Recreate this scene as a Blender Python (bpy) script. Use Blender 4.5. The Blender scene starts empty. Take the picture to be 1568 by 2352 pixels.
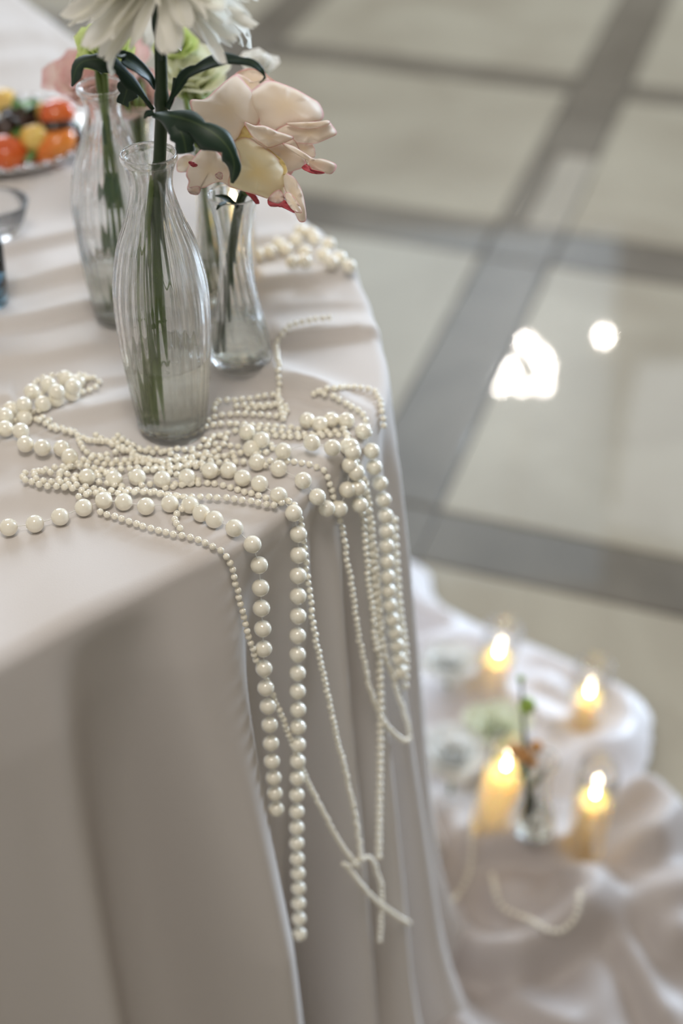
import bpy, bmesh, math, random
import numpy as np
from mathutils import Vector, Matrix
from mathutils.bvhtree import BVHTree

random.seed(7); rng = np.random.default_rng(7)
scene = bpy.context.scene
COL = scene.collection

# ------------------------------------------------------------------ camera
FPX = 3267.0; PITCH = math.radians(38.4); CAMZ = 1.32
cam_d = bpy.data.cameras.new('camera'); cam = bpy.data.objects.new('camera', cam_d); COL.objects.link(cam)
cam_d.sensor_fit = 'VERTICAL'; cam_d.sensor_height = 36.0; cam_d.lens = FPX / 2352 * 36.0
cam.location = (0, 0, CAMZ); cam.rotation_euler = (math.pi/2 - PITCH, 0, 0)
cam_d.dof.use_dof = True; cam_d.dof.focus_distance = 0.895; cam_d.dof.aperture_fstop = 2.6
cam_d.clip_start = 0.02
scene.camera = cam

# ------------------------------------------------------------------ world, light, exposure
w = bpy.data.worlds.new('world'); scene.world = w; w.use_nodes = True
w.node_tree.nodes['Background'].inputs[0].default_value = (1.0, 0.93, 0.82, 1)
w.node_tree.nodes['Background'].inputs[1].default_value = 0.41
def area(name, loc, target, sx, sy, power, col):
    l = bpy.data.lights.new(name, 'AREA'); l.shape = 'RECTANGLE'; l.size = sx; l.size_y = sy
    l.energy = power; l.color = col
    o = bpy.data.objects.new(name, l); COL.objects.link(o); o.location = loc
    d = Vector(target) - Vector(loc); o.rotation_euler = d.to_track_quat('-Z', 'Y').to_euler()
    return o
# daylight through the tall windows of the back wall and of the right wall, and an added warm overhead light with no fixture
area('window_daylight_back', (-2.4, 7.3, 3.6), (-1.2, 1.0, 0.7), 3.2, 2.4, 190, (0.80, 0.90, 1.0))
area('window_daylight_right', (4.6, 5.4, 2.3), (0, 1.0, 0.5), 2.6, 2.4, 430, (0.66, 0.82, 1.0))
area('window_daylight_far', (0.65, 7.55, 3.75), (0.3, 2.0, 0.0), 2.1, 2.3, 18, (0.55, 0.78, 1.0))
area('window_daylight_corner', (2.85, 7.55, 4.2), (0.6, 2.0, 0.0), 2.0, 1.4, 15, (0.82, 0.90, 1.0))
area('added_overhead_light', (-0.12, 0.2, 2.5), (-0.15, 0.8, 0.75), 0.5, 0.5, 10.5, (1.0, 0.93, 0.85))
scene.view_settings.view_transform = 'Standard'; scene.view_settings.look = 'None'
scene.view_settings.exposure = 0.13; scene.view_settings.gamma = 1.0
scene.view_settings.use_curve_mapping = False
cy = scene.cycles
cy.max_bounces = 12; cy.diffuse_bounces = 3; cy.glossy_bounces = 4; cy.transmission_bounces = 12; cy.transparent_max_bounces = 10
cy.use_adaptive_sampling = True; cy.adaptive_threshold = 0.09; cy.adaptive_min_samples = 20; cy.caustics_reflective = False; cy.use_denoising = True

# ------------------------------------------------------------------ geometry of the view (for measuring)
FW = np.array([0, math.cos(PITCH), -math.sin(PITCH)]); UP = np.array([0, math.sin(PITCH), math.cos(PITCH)])
RT = np.array([1.0, 0, 0]); CAM = np.array([0, 0, CAMZ])
def ray(x, y): return FW + RT*((x-784)/FPX) + UP*((1176-y)/FPX)
def un(x, y, z=0.75):
    d = ray(x, y); return CAM + d*((z-CAMZ)/d[2])
def W(x, y, depth): return CAM + ray(x, y)*depth
def proj(p):
    v = np.asarray(p) - CAM; d = v@FW
    return np.array([784 + FPX*(v@RT)/d, 1176 - FPX*(v@UP)/d])

# ------------------------------------------------------------------ helpers
def link(o, parent=None):
    COL.objects.link(o)
    if parent is not None:
        o.parent = parent
    return o
def mesh(name, V, F, uv=None, smooth=True):
    me = bpy.data.meshes.new(name)
    me.from_pydata([tuple(map(float, v)) for v in V], [], [tuple(map(int, f)) for f in F]); me.update()
    if smooth: me.polygons.foreach_set('use_smooth', [True]*len(me.polygons))
    if uv is not None:
        l = me.uv_layers.new(name='UVMap')
        vi = np.empty(len(me.loops), dtype=np.int32); me.loops.foreach_get('vertex_index', vi)
        l.data.foreach_set('uv', np.asarray(uv, dtype=np.float32)[vi].ravel())
    return me
def part(name, me, mat, parent=None, loc=None):
    o = bpy.data.objects.new(name, me)
    if mat is not None and not me.materials: me.materials.append(mat)
    if loc is not None: o.location = loc
    return link(o, parent)
def thing(name, label, cat, loc=(0, 0, 0), group=None):
    o = bpy.data.objects.new(name, None); o.empty_display_size = 0.02; o.location = loc
    COL.objects.link(o); tag(o, label, cat, group); return o
def tag(o, label, cat, group=None, kind=None):
    o['label'] = label; o['category'] = cat
    if group: o['group'] = group
    if kind: o['kind'] = kind
    return o
def grid_faces(nu, nv, closed_v=False):
    F = []
    for i in range(nu-1):
        for j in range(nv if closed_v else nv-1):
            a = i*nv+j; b = i*nv+(j+1) % nv
            F.append((a, b, b+nv, a+nv))
    return F
def revolve(prof, n=48, rib=None, cap0=False, cap1=False):
    """prof: [(r,z)...]; rib(theta,z)->dr"""
    V = []
    for r, z in prof:
        for k in range(n):
            t = 2*math.pi*k/n; rr = r + (rib(t, r, z) if rib else 0)
            V.append((rr*math.cos(t), rr*math.sin(t), z))
    F = [tuple(reversed(f)) for f in grid_faces(len(prof), n, True)]
    F = [(a, b, c, d)[::-1] for a, b, c, d in F]
    if cap0 or prof[0][0] < .002: F.append(tuple(reversed(range(n))))
    if cap1 or prof[-1][0] < .002: F.append(tuple(range((len(prof)-1)*n, len(prof)*n)))
    return V, F
def fix_normals(me):
    bm = bmesh.new(); bm.from_mesh(me); bmesh.ops.recalc_face_normals(bm, faces=bm.faces); bm.to_mesh(me); bm.free(); return me
def catmull(P, n, closed=False):
    P = np.asarray(P, float); m = len(P); out = []
    segs = m if closed else m-1
    def g(i): return P[i % m] if closed else (P[i] if 0 <= i < m else (2*P[0]-P[1] if i < 0 else 2*P[-1]-P[-2]))
    for i in range(segs):
        p0, p1, p2, p3 = g(i-1), g(i), g(i+1), g(i+2)
        for k in range(n):
            t = k/n
            out.append(0.5*(2*p1 + (p2-p0)*t + (2*p0-5*p1+4*p2-p3)*t*t + (3*p1-p0-3*p2+p3)*t**3))
    if not closed: out.append(P[-1])
    return np.array(out)
def resample(P, n=None, step=None):
    P = np.asarray(P, float); d = np.r_[0, np.cumsum(np.linalg.norm(np.diff(P, axis=0), axis=1))]
    if n is None: n = max(2, int(d[-1]/step)+1); q = np.arange(n)*step
    else: q = np.linspace(0, d[-1], n)
    return np.stack([np.interp(q, d, P[:, k]) for k in range(P.shape[1])], 1)
def tube(P, R, n=8, cap=True):
    P = np.asarray(P, float); m = len(P); R = np.broadcast_to(np.asarray(R, float), (m,))
    T = np.gradient(P, axis=0); T /= np.linalg.norm(T, axis=1)[:, None] + 1e-12
    a = np.array([1.0, 0, 0]) if abs(T[0][0]) < .9 else np.array([0, 1.0, 0]); V = []
    for i in range(m):
        a = a - T[i]*(a@T[i]); a /= np.linalg.norm(a); b = np.cross(T[i], a)
        for k in range(n):
            t = 2*math.pi*k/n; V.append(P[i] + R[i]*(math.cos(t)*a + math.sin(t)*b))
    F = grid_faces(m, n, True)
    if cap: F += [tuple(reversed(range(n))), tuple(range((m-1)*n, m*n))]
    return V, F
def blade(mid, wl, wr, hint, cup=0.0, roll=0.0, lobes=None, nu=22, nv=11, wav=0.0, seed=0):
    """leaf / petal: midrib control points (3-D), left/right half widths per station, hint = facing direction.
    cup bends both sides towards +hint, roll curls the outer rim back."""
    M = resample(catmull(mid, 12), n=nu); T = np.gradient(M, axis=0); T /= np.linalg.norm(T, axis=1)[:, None] + 1e-12
    u = np.linspace(0, 1, nu); xs = np.linspace(0, 1, len(wl))
    L = np.interp(u, xs, wl); Rr = np.interp(u, xs, wr)
    k = np.array([.25, .5, .25])
    for _ in range(2):
        L[1:-1] = np.convolve(L, k, 'valid'); Rr[1:-1] = np.convolve(Rr, k, 'valid')
    r = random.Random(seed); ph = [r.uniform(0, 6.28) for _ in range(4)]
    h = np.asarray(hint, float); V = []; UV = []
    for i in range(nu):
        s = np.cross(T[i], h); s /= np.linalg.norm(s) + 1e-9; nn = np.cross(s, T[i]); nn = nn if nn@h > 0 else -nn
        for j in range(nv):
            v = -1 + 2*j/(nv-1); ww = L[i] if v < 0 else Rr[i]
            if lobes: ww = ww*lobes(u[i], v)
            a = abs(v)
            off = cup*ww*(a**2) - roll*ww*max(0, a-.55)**2*4
            off += wav*ww*math.sin(u[i]*9+ph[0]+2.5*v)*(.3+a*a) + wav*.5*ww*math.sin(u[i]*17+ph[1]+(3 if v > 0 else 0))*a*a
            shrink = 1 - .35*abs(cup)*a*a
            V.append(M[i] + s*ww*v*shrink + nn*off); UV.append((u[i], j/(nv-1)))
    return mesh('blade', V, grid_faces(nu, nv), UV)
def thick(o, t):
    m = o.modifiers.new('thickness', 'SOLIDIFY'); m.thickness = t; m.offset = 0
    return o

# ------------------------------------------------------------------ materials
def mat(name, base=(.8, .8, .8), rough=.5, **kw):
    m = bpy.data.materials.new(name); m.use_nodes = True; b = m.node_tree.nodes['Principled BSDF']
    b.inputs['Base Color'].default_value = (*base, 1); b.inputs['Roughness'].default_value = rough
    for k, v in kw.items():
        b.inputs[k.replace('_', ' ')].default_value = v
    return m
def N(m, t): return m.node_tree.nodes.new(t)
def Lk(m, a, b): m.node_tree.links.new(a, b)
def bsdf(m): return m.node_tree.nodes['Principled BSDF']
def noise_col(m, scale, c0, c1, lo=.35, hi=.65, detail=4, obj=True, dist=0.0, stretch=None):
    tc = N(m, 'ShaderNodeTexCoord'); n = N(m, 'ShaderNodeTexNoise'); r = N(m, 'ShaderNodeValToRGB')
    n.inputs['Scale'].default_value = scale; n.inputs['Detail'].default_value = detail; n.inputs['Distortion'].default_value = dist
    if stretch:
        mp = N(m, 'ShaderNodeMapping'); mp.inputs['Scale'].default_value = stretch
        Lk(m, tc.outputs['Object'], mp.inputs[0]); Lk(m, mp.outputs[0], n.inputs['Vector'])
    else: Lk(m, tc.outputs['Object'], n.inputs['Vector'])
    Lk(m, n.outputs['Fac'], r.inputs[0])
    e = r.color_ramp.elements; e[0].position = lo; e[0].color = (*c0, 1); e[1].position = hi; e[1].color = (*c1, 1)
    Lk(m, r.outputs[0], bsdf(m).inputs['Base Color']); return m
def bump(m, scale, strength, dist=.001, detail=3):
    tc = N(m, 'ShaderNodeTexCoord'); n = N(m, 'ShaderNodeTexNoise'); b = N(m, 'ShaderNodeBump')
    n.inputs['Scale'].default_value = scale; n.inputs['Detail'].default_value = detail
    b.inputs['Strength'].default_value = strength; b.inputs['Distance'].default_value = dist
    Lk(m, tc.outputs['Object'], n.inputs['Vector']); Lk(m, n.outputs['Fac'], b.inputs['Height']); Lk(m, b.outputs[0], bsdf(m).inputs['Normal'])
    return m
M = {}
def translucent(m, col, fac):
    t = N(m, 'ShaderNodeBsdfTranslucent'); Lk(m, col, t.inputs[0]); x = N(m, 'ShaderNodeMixShader'); x.inputs[0].default_value = fac
    Lk(m, bsdf(m).outputs[0], x.inputs[1]); Lk(m, t.outputs[0], x.inputs[2]); Lk(m, x.outputs[0], m.node_tree.nodes['Material Output'].inputs[0]); return m
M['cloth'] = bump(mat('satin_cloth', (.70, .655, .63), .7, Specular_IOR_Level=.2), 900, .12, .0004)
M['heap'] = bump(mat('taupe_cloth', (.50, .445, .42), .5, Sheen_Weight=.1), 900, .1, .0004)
M['tulle'] = bump(mat('pale_satin', (.76, .72, .73), .38, Sheen_Weight=.2), 300, .1, .0005)
pm = M['pearl'] = mat('ivory_pearl', (.98, .92, .775), .3, Coat_Weight=1.0, Coat_Roughness=.045, Coat_IOR=1.85)
bsdf(pm).inputs['Specular IOR Level'].default_value = .5
M['thread'] = mat('clear_thread', (.85, .83, .78), .4)
def glass(name, col=(1, 1, 1), rough=0.0, ior=1.5, clear=0.0):
    m = mat(name, col, rough, Transmission_Weight=1.0, IOR=ior)
    if clear:      # thin blown wall: part of the light goes straight through
        t = N(m, 'ShaderNodeBsdfTransparent'); x = N(m, 'ShaderNodeMixShader'); x.inputs[0].default_value = clear
        Lk(m, bsdf(m).outputs[0], x.inputs[1]); Lk(m, t.outputs[0], x.inputs[2]); Lk(m, x.outputs[0], m.node_tree.nodes['Material Output'].inputs[0])
    return m
M['glass'] = glass('clear_glass', (.99, .995, .99), ior=1.46, clear=.2)
M['water'] = glass('murky_water', (.97, .96, .86), ior=1.26, clear=.12)
M['frost_glass'] = glass('frosted_glass', (.98, .98, .98), .25)
M['blue_glass'] = glass('blue_glass', (.30, .58, .80))
def thin_glass(name):
    m = bpy.data.materials.new(name); m.use_nodes = True; nt = m.node_tree; nt.nodes.remove(nt.nodes['Principled BSDF'])
    t = N(m, 'ShaderNodeBsdfTransparent'); g_ = N(m, 'ShaderNodeBsdfGlossy'); g_.inputs['Roughness'].default_value = .01
    lw = N(m, 'ShaderNodeLayerWeight'); lw.inputs[0].default_value = .5; pw = N(m, 'ShaderNodeMath'); pw.operation = 'POWER'; pw.inputs[1].default_value = 4
    f_ = N(m, 'ShaderNodeMath'); f_.operation = 'MULTIPLY_ADD'; f_.inputs[1].default_value = .7; f_.inputs[2].default_value = .16
    Lk(m, lw.outputs['Facing'], pw.inputs[0]); Lk(m, pw.outputs[0], f_.inputs[0]); x = N(m, 'ShaderNodeMixShader')
    Lk(m, f_.outputs[0], x.inputs[0]); Lk(m, t.outputs[0], x.inputs[1]); Lk(m, g_.outputs[0], x.inputs[2]); Lk(m, x.outputs[0], nt.nodes['Material Output'].inputs[0]); return m
M['thin_glass'] = thin_glass('thin_clear_glass')
def leafmat(name, c0, c1, rough=.35, vein=(.2, .28, .09), trans=0.0):
    m = mat(name, c0, rough); uv = N(m, 'ShaderNodeUVMap'); sx = N(m, 'ShaderNodeSeparateXYZ'); Lk(m, uv.outputs[0], sx.inputs[0])
    a = N(m, 'ShaderNodeMath'); a.operation = 'SUBTRACT'; a.inputs[1].default_value = .5; Lk(m, sx.outputs[1], a.inputs[0])
    ab = N(m, 'ShaderNodeMath'); ab.operation = 'ABSOLUTE'; Lk(m, a.outputs[0], ab.inputs[0])
    r = N(m, 'ShaderNodeValToRGB'); Lk(m, ab.outputs[0], r.inputs[0]); e = r.color_ramp.elements
    e[0].position = .012; e[0].color = (*vein, 1); e[1].position = .05; e[1].color = (*c0, 1)
    e2 = r.color_ramp.elements.new(.5); e2.color = (*c1, 1)
    Lk(m, r.outputs[0], bsdf(m).inputs['Base Color'])
    if trans: translucent(m, r.outputs[0], trans)
    return m
M['leaf'] = leafmat('dark_leaf', (.010, .034, .014), (.007, .028, .014), .5, vein=(.05, .085, .03))
M['leaf2'] = leafmat('mid_leaf', (.05, .12, .03), (.03, .09, .02), .4)
M['stem'] = noise_col(mat('green_stem', (.07, .13, .03), .4), 60, (.10, .155, .035), (.17, .23, .06))
M['stem_dark'] = noise_col(mat('dark_green_stem', (.02, .05, .015), .4), 60, (.02, .045, .014), (.05, .08, .026))
M['stem_pale'] = mat('stem_pale_foot', (.03, .06, .02), .4)
def _g(m):
    tc = N(m, 'ShaderNodeTexCoord'); sx = N(m, 'ShaderNodeSeparateXYZ'); r = N(m, 'ShaderNodeValToRGB'); Lk(m, tc.outputs['Object'], sx.inputs[0]); Lk(m, sx.outputs[2], r.inputs[0])
    e = r.color_ramp.elements; e[0].position = .03; e[0].color = (.15, .21, .05, 1); e[1].position = .19; e[1].color = (.022, .045, .015, 1); Lk(m, r.outputs[0], bsdf(m).inputs['Base Color'])
_g(M['stem_pale'])   # the plant's own colour: paler green towards the cut foot
M['chrys'] = leafmat('white_petal', (.95, .935, .87), (.95, .935, .88), .5, vein=(.90, .89, .78), trans=.58)
def petalmat(name, core, mid, edge, rough=.5, e0=.40, e1=.485):
    """rose petal: yellowish at the base, cream blade, pink rim (UV.x = base to tip, UV.y = side to side)"""
    m = mat(name, mid, rough); uv = N(m, 'ShaderNodeUVMap'); sx = N(m, 'ShaderNodeSeparateXYZ'); Lk(m, uv.outputs[0], sx.inputs[0])
    a = N(m, 'ShaderNodeMath'); a.operation = 'SUBTRACT'; a.inputs[1].default_value = .5; Lk(m, sx.outputs[1], a.inputs[0])
    ab = N(m, 'ShaderNodeMath'); ab.operation = 'ABSOLUTE'; Lk(m, a.outputs[0], ab.inputs[0])
    u2 = N(m, 'ShaderNodeMath'); u2.operation = 'MULTIPLY'; u2.inputs[1].default_value = .5; Lk(m, sx.outputs[0], u2.inputs[0])
    mx = N(m, 'ShaderNodeMath'); mx.operation = 'MAXIMUM'; Lk(m, ab.outputs[0], mx.inputs[0]); Lk(m, u2.outputs[0], mx.inputs[1])
    tc = N(m, 'ShaderNodeTexCoord'); nz = N(m, 'ShaderNodeTexNoise'); nz.inputs['Scale'].default_value = 90; Lk(m, tc.outputs['Object'], nz.inputs['Vector'])
    ns = N(m, 'ShaderNodeMath'); ns.operation = 'MULTIPLY_ADD'; ns.inputs[1].default_value = .05; ns.inputs[2].default_value = -.025; Lk(m, nz.outputs['Fac'], ns.inputs[0])
    ad = N(m, 'ShaderNodeMath'); ad.operation = 'ADD'; Lk(m, mx.outputs[0], ad.inputs[0]); Lk(m, ns.outputs[0], ad.inputs[1])
    r = N(m, 'ShaderNodeValToRGB'); Lk(m, ad.outputs[0], r.inputs[0]); e = r.color_ramp.elements
    e[0].position = e0; e[0].color = (*mid, 1); e[1].position = e1+.02; e[1].color = (*edge, 1)
    r2 = N(m, 'ShaderNodeValToRGB'); Lk(m, sx.outputs[0], r2.inputs[0]); f = r2.color_ramp.elements
    f[0].position = .0; f[0].color = (*core, 1); f[1].position = .55; f[1].color = (1, 1, 1, 1)
    mu = N(m, 'ShaderNodeMix'); mu.data_type = 'RGBA'; mu.blend_type = 'MULTIPLY'; mu.inputs['Factor'].default_value = 1
    Lk(m, r.outputs[0], mu.inputs['A']); Lk(m, r2.outputs[0], mu.inputs['B']); Lk(m, mu.outputs['Result'], bsdf(m).inputs['Base Color'])
    bump(m, 160, .25, .0006); return translucent(m, mu.outputs['Result'], .42)
M['rose'] = petalmat('cream_rose_petal', (1, .96, .86), (.96, .87, .76), (.86, .42, .42), e0=.458, e1=.492)
M['rose_warm'] = petalmat('buff_rose_petal', (1, .93, .70), (.96, .88, .66), (.90, .60, .54), e0=.462, e1=.492)
M['rose_yellow'] = petalmat('yellow_rose_base', (1, 1, .9), (.88, .74, .36), (.86, .72, .45), e0=.462, e1=.492)
M['rose_red'] = mat('crimson_rim', (.50, .07, .09), .5)
M['rose_pink'] = petalmat('pink_rose_petal', (1, .95, .85), (.90, .77, .69), (.78, .46, .46), e0=.38)
M['carnation'] = petalmat('green_petal', (.8, .95, .5), (.60, .72, .26), (.72, .80, .38))
M['white_petal'] = petalmat('white_flower_petal', (.85, .95, .7), (.88, .88, .84), (.92, .90, .88))
M['pale_green'] = petalmat('pale_green_petal', (.8, .95, .6), (.78, .80, .58), (.86, .86, .74))
wx = M['wax'] = mat('amber_wax', (.90, .66, .26), .45, Subsurface_Weight=1.0, Subsurface_Scale=.03)
bsdf(wx).inputs['Subsurface Radius'].default_value = (1.0, .55, .15)
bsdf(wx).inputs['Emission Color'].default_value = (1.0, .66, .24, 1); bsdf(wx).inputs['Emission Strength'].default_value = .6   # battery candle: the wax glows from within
M['wick'] = mat('wick', (.03, .02, .02), .9)
def emis(name, col, s):
    m = bpy.data.materials.new(name); m.use_nodes = True; nt = m.node_tree; nt.nodes.remove(nt.nodes['Principled BSDF'])
    e = nt.nodes.new('ShaderNodeEmission'); e.inputs[0].default_value = (*col, 1); e.inputs[1].default_value = s
    nt.links.new(e.outputs[0], nt.nodes['Material Output'].inputs[0]); return m
M['flame'] = emis('candle_flame', (1.0, .80, .52), 75)
M['bulb'] = emis('lamp_bulb', (1.0, .95, .86), 260)
def stone(name, c0, c1, seed, rough=.06):
    m = mat(name, c0, .3, Specular_IOR_Level=.35, Coat_Weight=.7, Coat_Roughness=.03)
    noise_col(m, 3.1, c0, c1, .3, .72, 7, dist=.8)
    g = bsdf(m); return m
M['stone'] = stone('pale_stone', (.30, .253, .182), (.405, .355, .265), 1)
M['band'] = stone('dark_stone', (.10, .08, .056), (.185, .155, .115), 2)
M['beige_band'] = stone('beige_stone', (.30, .26, .20), (.38, .33, .26), 3)
M['grout'] = mat('grout', (.16, .15, .13), .8)
M['wall'] = bump(mat('brown_plaster', (.16, .125, .09), .8), 20, .2, .01)
M['pale_wall'] = bump(mat('pale_plaster', (.60, .53, .45), .8), 20, .2, .01)
M['wood'] = noise_col(mat('table_wood', (.25, .15, .08), .5), 12, (.18, .10, .05), (.32, .2, .11), stretch=(1, 8, 1))
M['china'] = mat('white_china', (.83, .82, .81), .15, Coat_Weight=.5)
M['steel'] = mat('steel', (.6, .6, .6), .25, Metallic=1.0)
M['red'] = noise_col(mat('tomato_skin', (.72, .10, .02), .18, Coat_Weight=.5), 40, (.62, .07, .015), (.80, .17, .03))
M['orange'] = noise_col(mat('orange_pepper', (.8, .22, .03), .22, Coat_Weight=.4), 40, (.78, .17, .02), (.85, .30, .05))
M['yellow'] = noise_col(mat('yellow_pepper', (.82, .52, .10), .25), 40, (.78, .44, .07), (.86, .62, .18))
M['green'] = leafmat('lettuce', (.10, .24, .05), (.05, .16, .03), .4, vein=(.3, .4, .12))
M['dark'] = noise_col(mat('dark_olive', (.03, .018, .015), .25), 50, (.02, .012, .01), (.06, .03, .02))
M['green_bud'] = mat('green_bud', (.30, .42, .06), .5)
M['orange_bud'] = mat('orange_bud', (.62, .30, .10), .6)

# ------------------------------------------------------------------ floor: slabs, bands, walls
A = math.radians(18.5); DU = np.array([math.sin(A), math.cos(A)]); DV = np.array([math.cos(A), -math.sin(A)])
def uvp(u, v): p = DU*u + DV*v; return p
fl = part('floor', mesh('floor', [(-6, -3, -.03), (6, -3, -.03), (6, 9, -.03), (-6, 9, -.03)], [(0, 1, 2, 3)], smooth=False), M['grout']); fl['kind'] = 'structure'
fl['label'] = 'pale polished stone floor with darker stone bands'
def slab(name, u0, u1, v0, v1, m, top=0.0, g=.0015):
    u0 += g; u1 -= g; v0 += g; v1 -= g; b = .003; V = []
    for (a, c, z) in ((0, 0, -.03), (0, 0, top-.0012), (b, b, top)):
        for (uu, vv) in ((u0+a, v0+a), (u1-a, v0+a), (u1-a, v1-a), (u0+a, v1-a)):
            p = uvp(uu, vv); V.append((p[0], p[1], z))
    F = [(0, 1, 5, 4), (1, 2, 6, 5), (2, 3, 7, 6), (3, 0, 4, 7), (4, 5, 9, 8), (5, 6, 10, 9), (6, 7, 11, 10), (7, 4, 8, 11), (8, 9, 10, 11)]
    me = fix_normals(mesh(name, V, F, smooth=False)); return part(name, me, m, fl)
ub = [(-.30, -.17), (.60, .73), (1.508, 1.632), (2.426, 2.573), (3.275, 3.375), (4.20, 4.33), (5.1, 5.23), (6.0, 6.13)]
vb = [(-3.22, -3.09), (-2.32, -2.19), (-1.42, -1.29), (-.527, -.392), (.375, .51), (1.28, 1.41), (2.18, 2.31)]
for i in range(len(ub)-1):
    for j in range(len(vb)-1):
        slab('tile', ub[i][1], ub[i+1][0], vb[j][1], vb[j+1][0], M['stone'])
for (u0, u1) in ub:
    for j in range(len(vb)-1): slab('band_tile', u0, u1, vb[j][1], vb[j+1][0], M['band'])
    for (v0, v1) in vb: slab('band_corner', u0, u1, v0, v1, M['band'])
for (v0, v1) in vb:
    for i in range(len(ub)-1):
        a, b = ub[i][1], ub[i+1][0]
        if i == 3:     # the strip with a paler beige stretch next to the crossing
            slab('band_tile', a+.36, b, v0, v1, M['band']); slab('beige_tile', a, a+.36, v0+.05, v1, M['beige_band']); slab('band_tile', a, a+.36, v0, v0+.05, M['band'])
        else: slab('band_tile', a, b, v0, v1, M['band'])
def wallbox(name, x0, x1, y0, y1, z0, z1, parent=None):
    V = [(x, y, z) for z in (z0, z1) for (x, y) in ((x0, y0), (x1, y0), (x1, y1), (x0, y1))]
    F = [(0, 3, 2, 1), (4, 5, 6, 7), (0, 1, 5, 4), (1, 2, 6, 5), (2, 3, 7, 6), (3, 0, 4, 7)]
    o = part(name, mesh(name, V, F, smooth=False), M['wall'], parent)
    if parent is None: o['kind'] = 'structure'
    return o
def wall(name, boxes, m='wall'):
    V = []; F = []
    for (x0, x1, y0, y1, z0, z1) in boxes:
        k = len(V); V += [(x, y, z) for z in (z0, z1) for (x, y) in ((x0, y0), (x1, y0), (x1, y1), (x0, y1))]
        F += [tuple(k+i for i in f) for f in ((0, 3, 2, 1), (4, 5, 6, 7), (0, 1, 5, 4), (1, 2, 6, 5), (2, 3, 7, 6), (3, 0, 4, 7))]
    o = part(name, mesh(name, V, F, smooth=False), M[m]); o['kind'] = 'structure'; return o
wall('wall_back', [(-6, 6, 7.6, 7.8, -.03, 2.3), (-6, 6, 7.6, 7.8, 4.9, 5.3), (-6, -4.1, 7.6, 7.8, 2.3, 4.9), (-.7, -.4, 7.6, 7.8, 2.3, 4.9), (-.4, 1.7, 7.6, 7.8, 2.3, 2.6), (1.7, 1.85, 7.6, 7.8, 2.3, 4.9), (1.85, 3.85, 7.6, 7.8, 2.3, 3.5), (3.85, 6, 7.6, 7.8, 2.3, 4.9)])
wall('wall_right', [(4.8, 5.0, -3, 7.6, -.03, 1.0), (4.8, 5.0, -3, 7.6, 3.7, 5.3), (4.8, 5.0, -3, 4.0, 1.0, 3.7), (4.8, 5.0, 6.8, 7.6, 1.0, 3.7)])
wall('added_wall_left', [(-6.0, -5.8, -3, 7.6, -.03, 5.3)], 'pale_wall')  # unseen side wall, added to hold back the world light
wall('added_wall_front', [(-6, 5, -3.2, -3.0, -.03, 5.3)], 'pale_wall')  # unseen wall behind the camera, added so the skirt front gets less light

# ------------------------------------------------------------------ table outline and cloth
CTRL = [(-.62, .22), (-.5, .318), (-.357, .451), (-.2015, .585), (-.1575, .621), (-.1125, .656), (-.071, .6885), (-.036, .728), (-.006, .775), (.018, .815), (.031, .855),
        (.034, .89), (.029, .937), (.012, 1.037), (-.033, 1.141), (-.12, 1.285), (-.22, 1.45), (-.313, 1.606), (-.40, 1.75), (-.47, 1.865), (-.56, 1.92), (-.7, 1.90), (-1.15, 1.68),
        (-1.26, 1.60), (-1.27, 1.48), (-1.0, .85), (-.74, .28), (-.68, .22)]
out = resample(np.vstack([catmull(CTRL, 30, True), CTRL[0]]), n=2400)[:-1]
kern = np.exp(-np.linspace(-2, 2, 21)**2); kern /= kern.sum()
out = np.stack([np.convolve(np.r_[out[-10:, k], out[:, k], out[:10, k]], kern, 'valid') for k in range(2)], 1)
seg = np.linalg.norm(np.roll(out, -1, 0)-out, axis=1); S = np.r_[0, np.cumsum(seg)[:-1]]; LEN = seg.sum()
S0 = S[np.argmin(np.linalg.norm(out-np.array([-.069, .680]), axis=1))]
# denser stations where the picture looks
st = np.r_[np.arange(S0-.62, S0+.75, .0026), np.arange(S0+.75, S0-.62+LEN-.01, .02)]
def ev(s): s = np.mod(s, LEN); return np.stack([np.interp(s, np.r_[S, LEN], np.r_[out[:, k], out[0, k]]) for k in range(2)], 1)
OUT = ev(st); SL = st - S0
TN = ev(st+.004)-ev(st-.004); TN /= np.linalg.norm(TN, axis=1)[:, None]; NRM = np.stack([TN[:, 1], -TN[:, 0]], 1)
CEN = np.array([-.50, 1.10])

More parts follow.
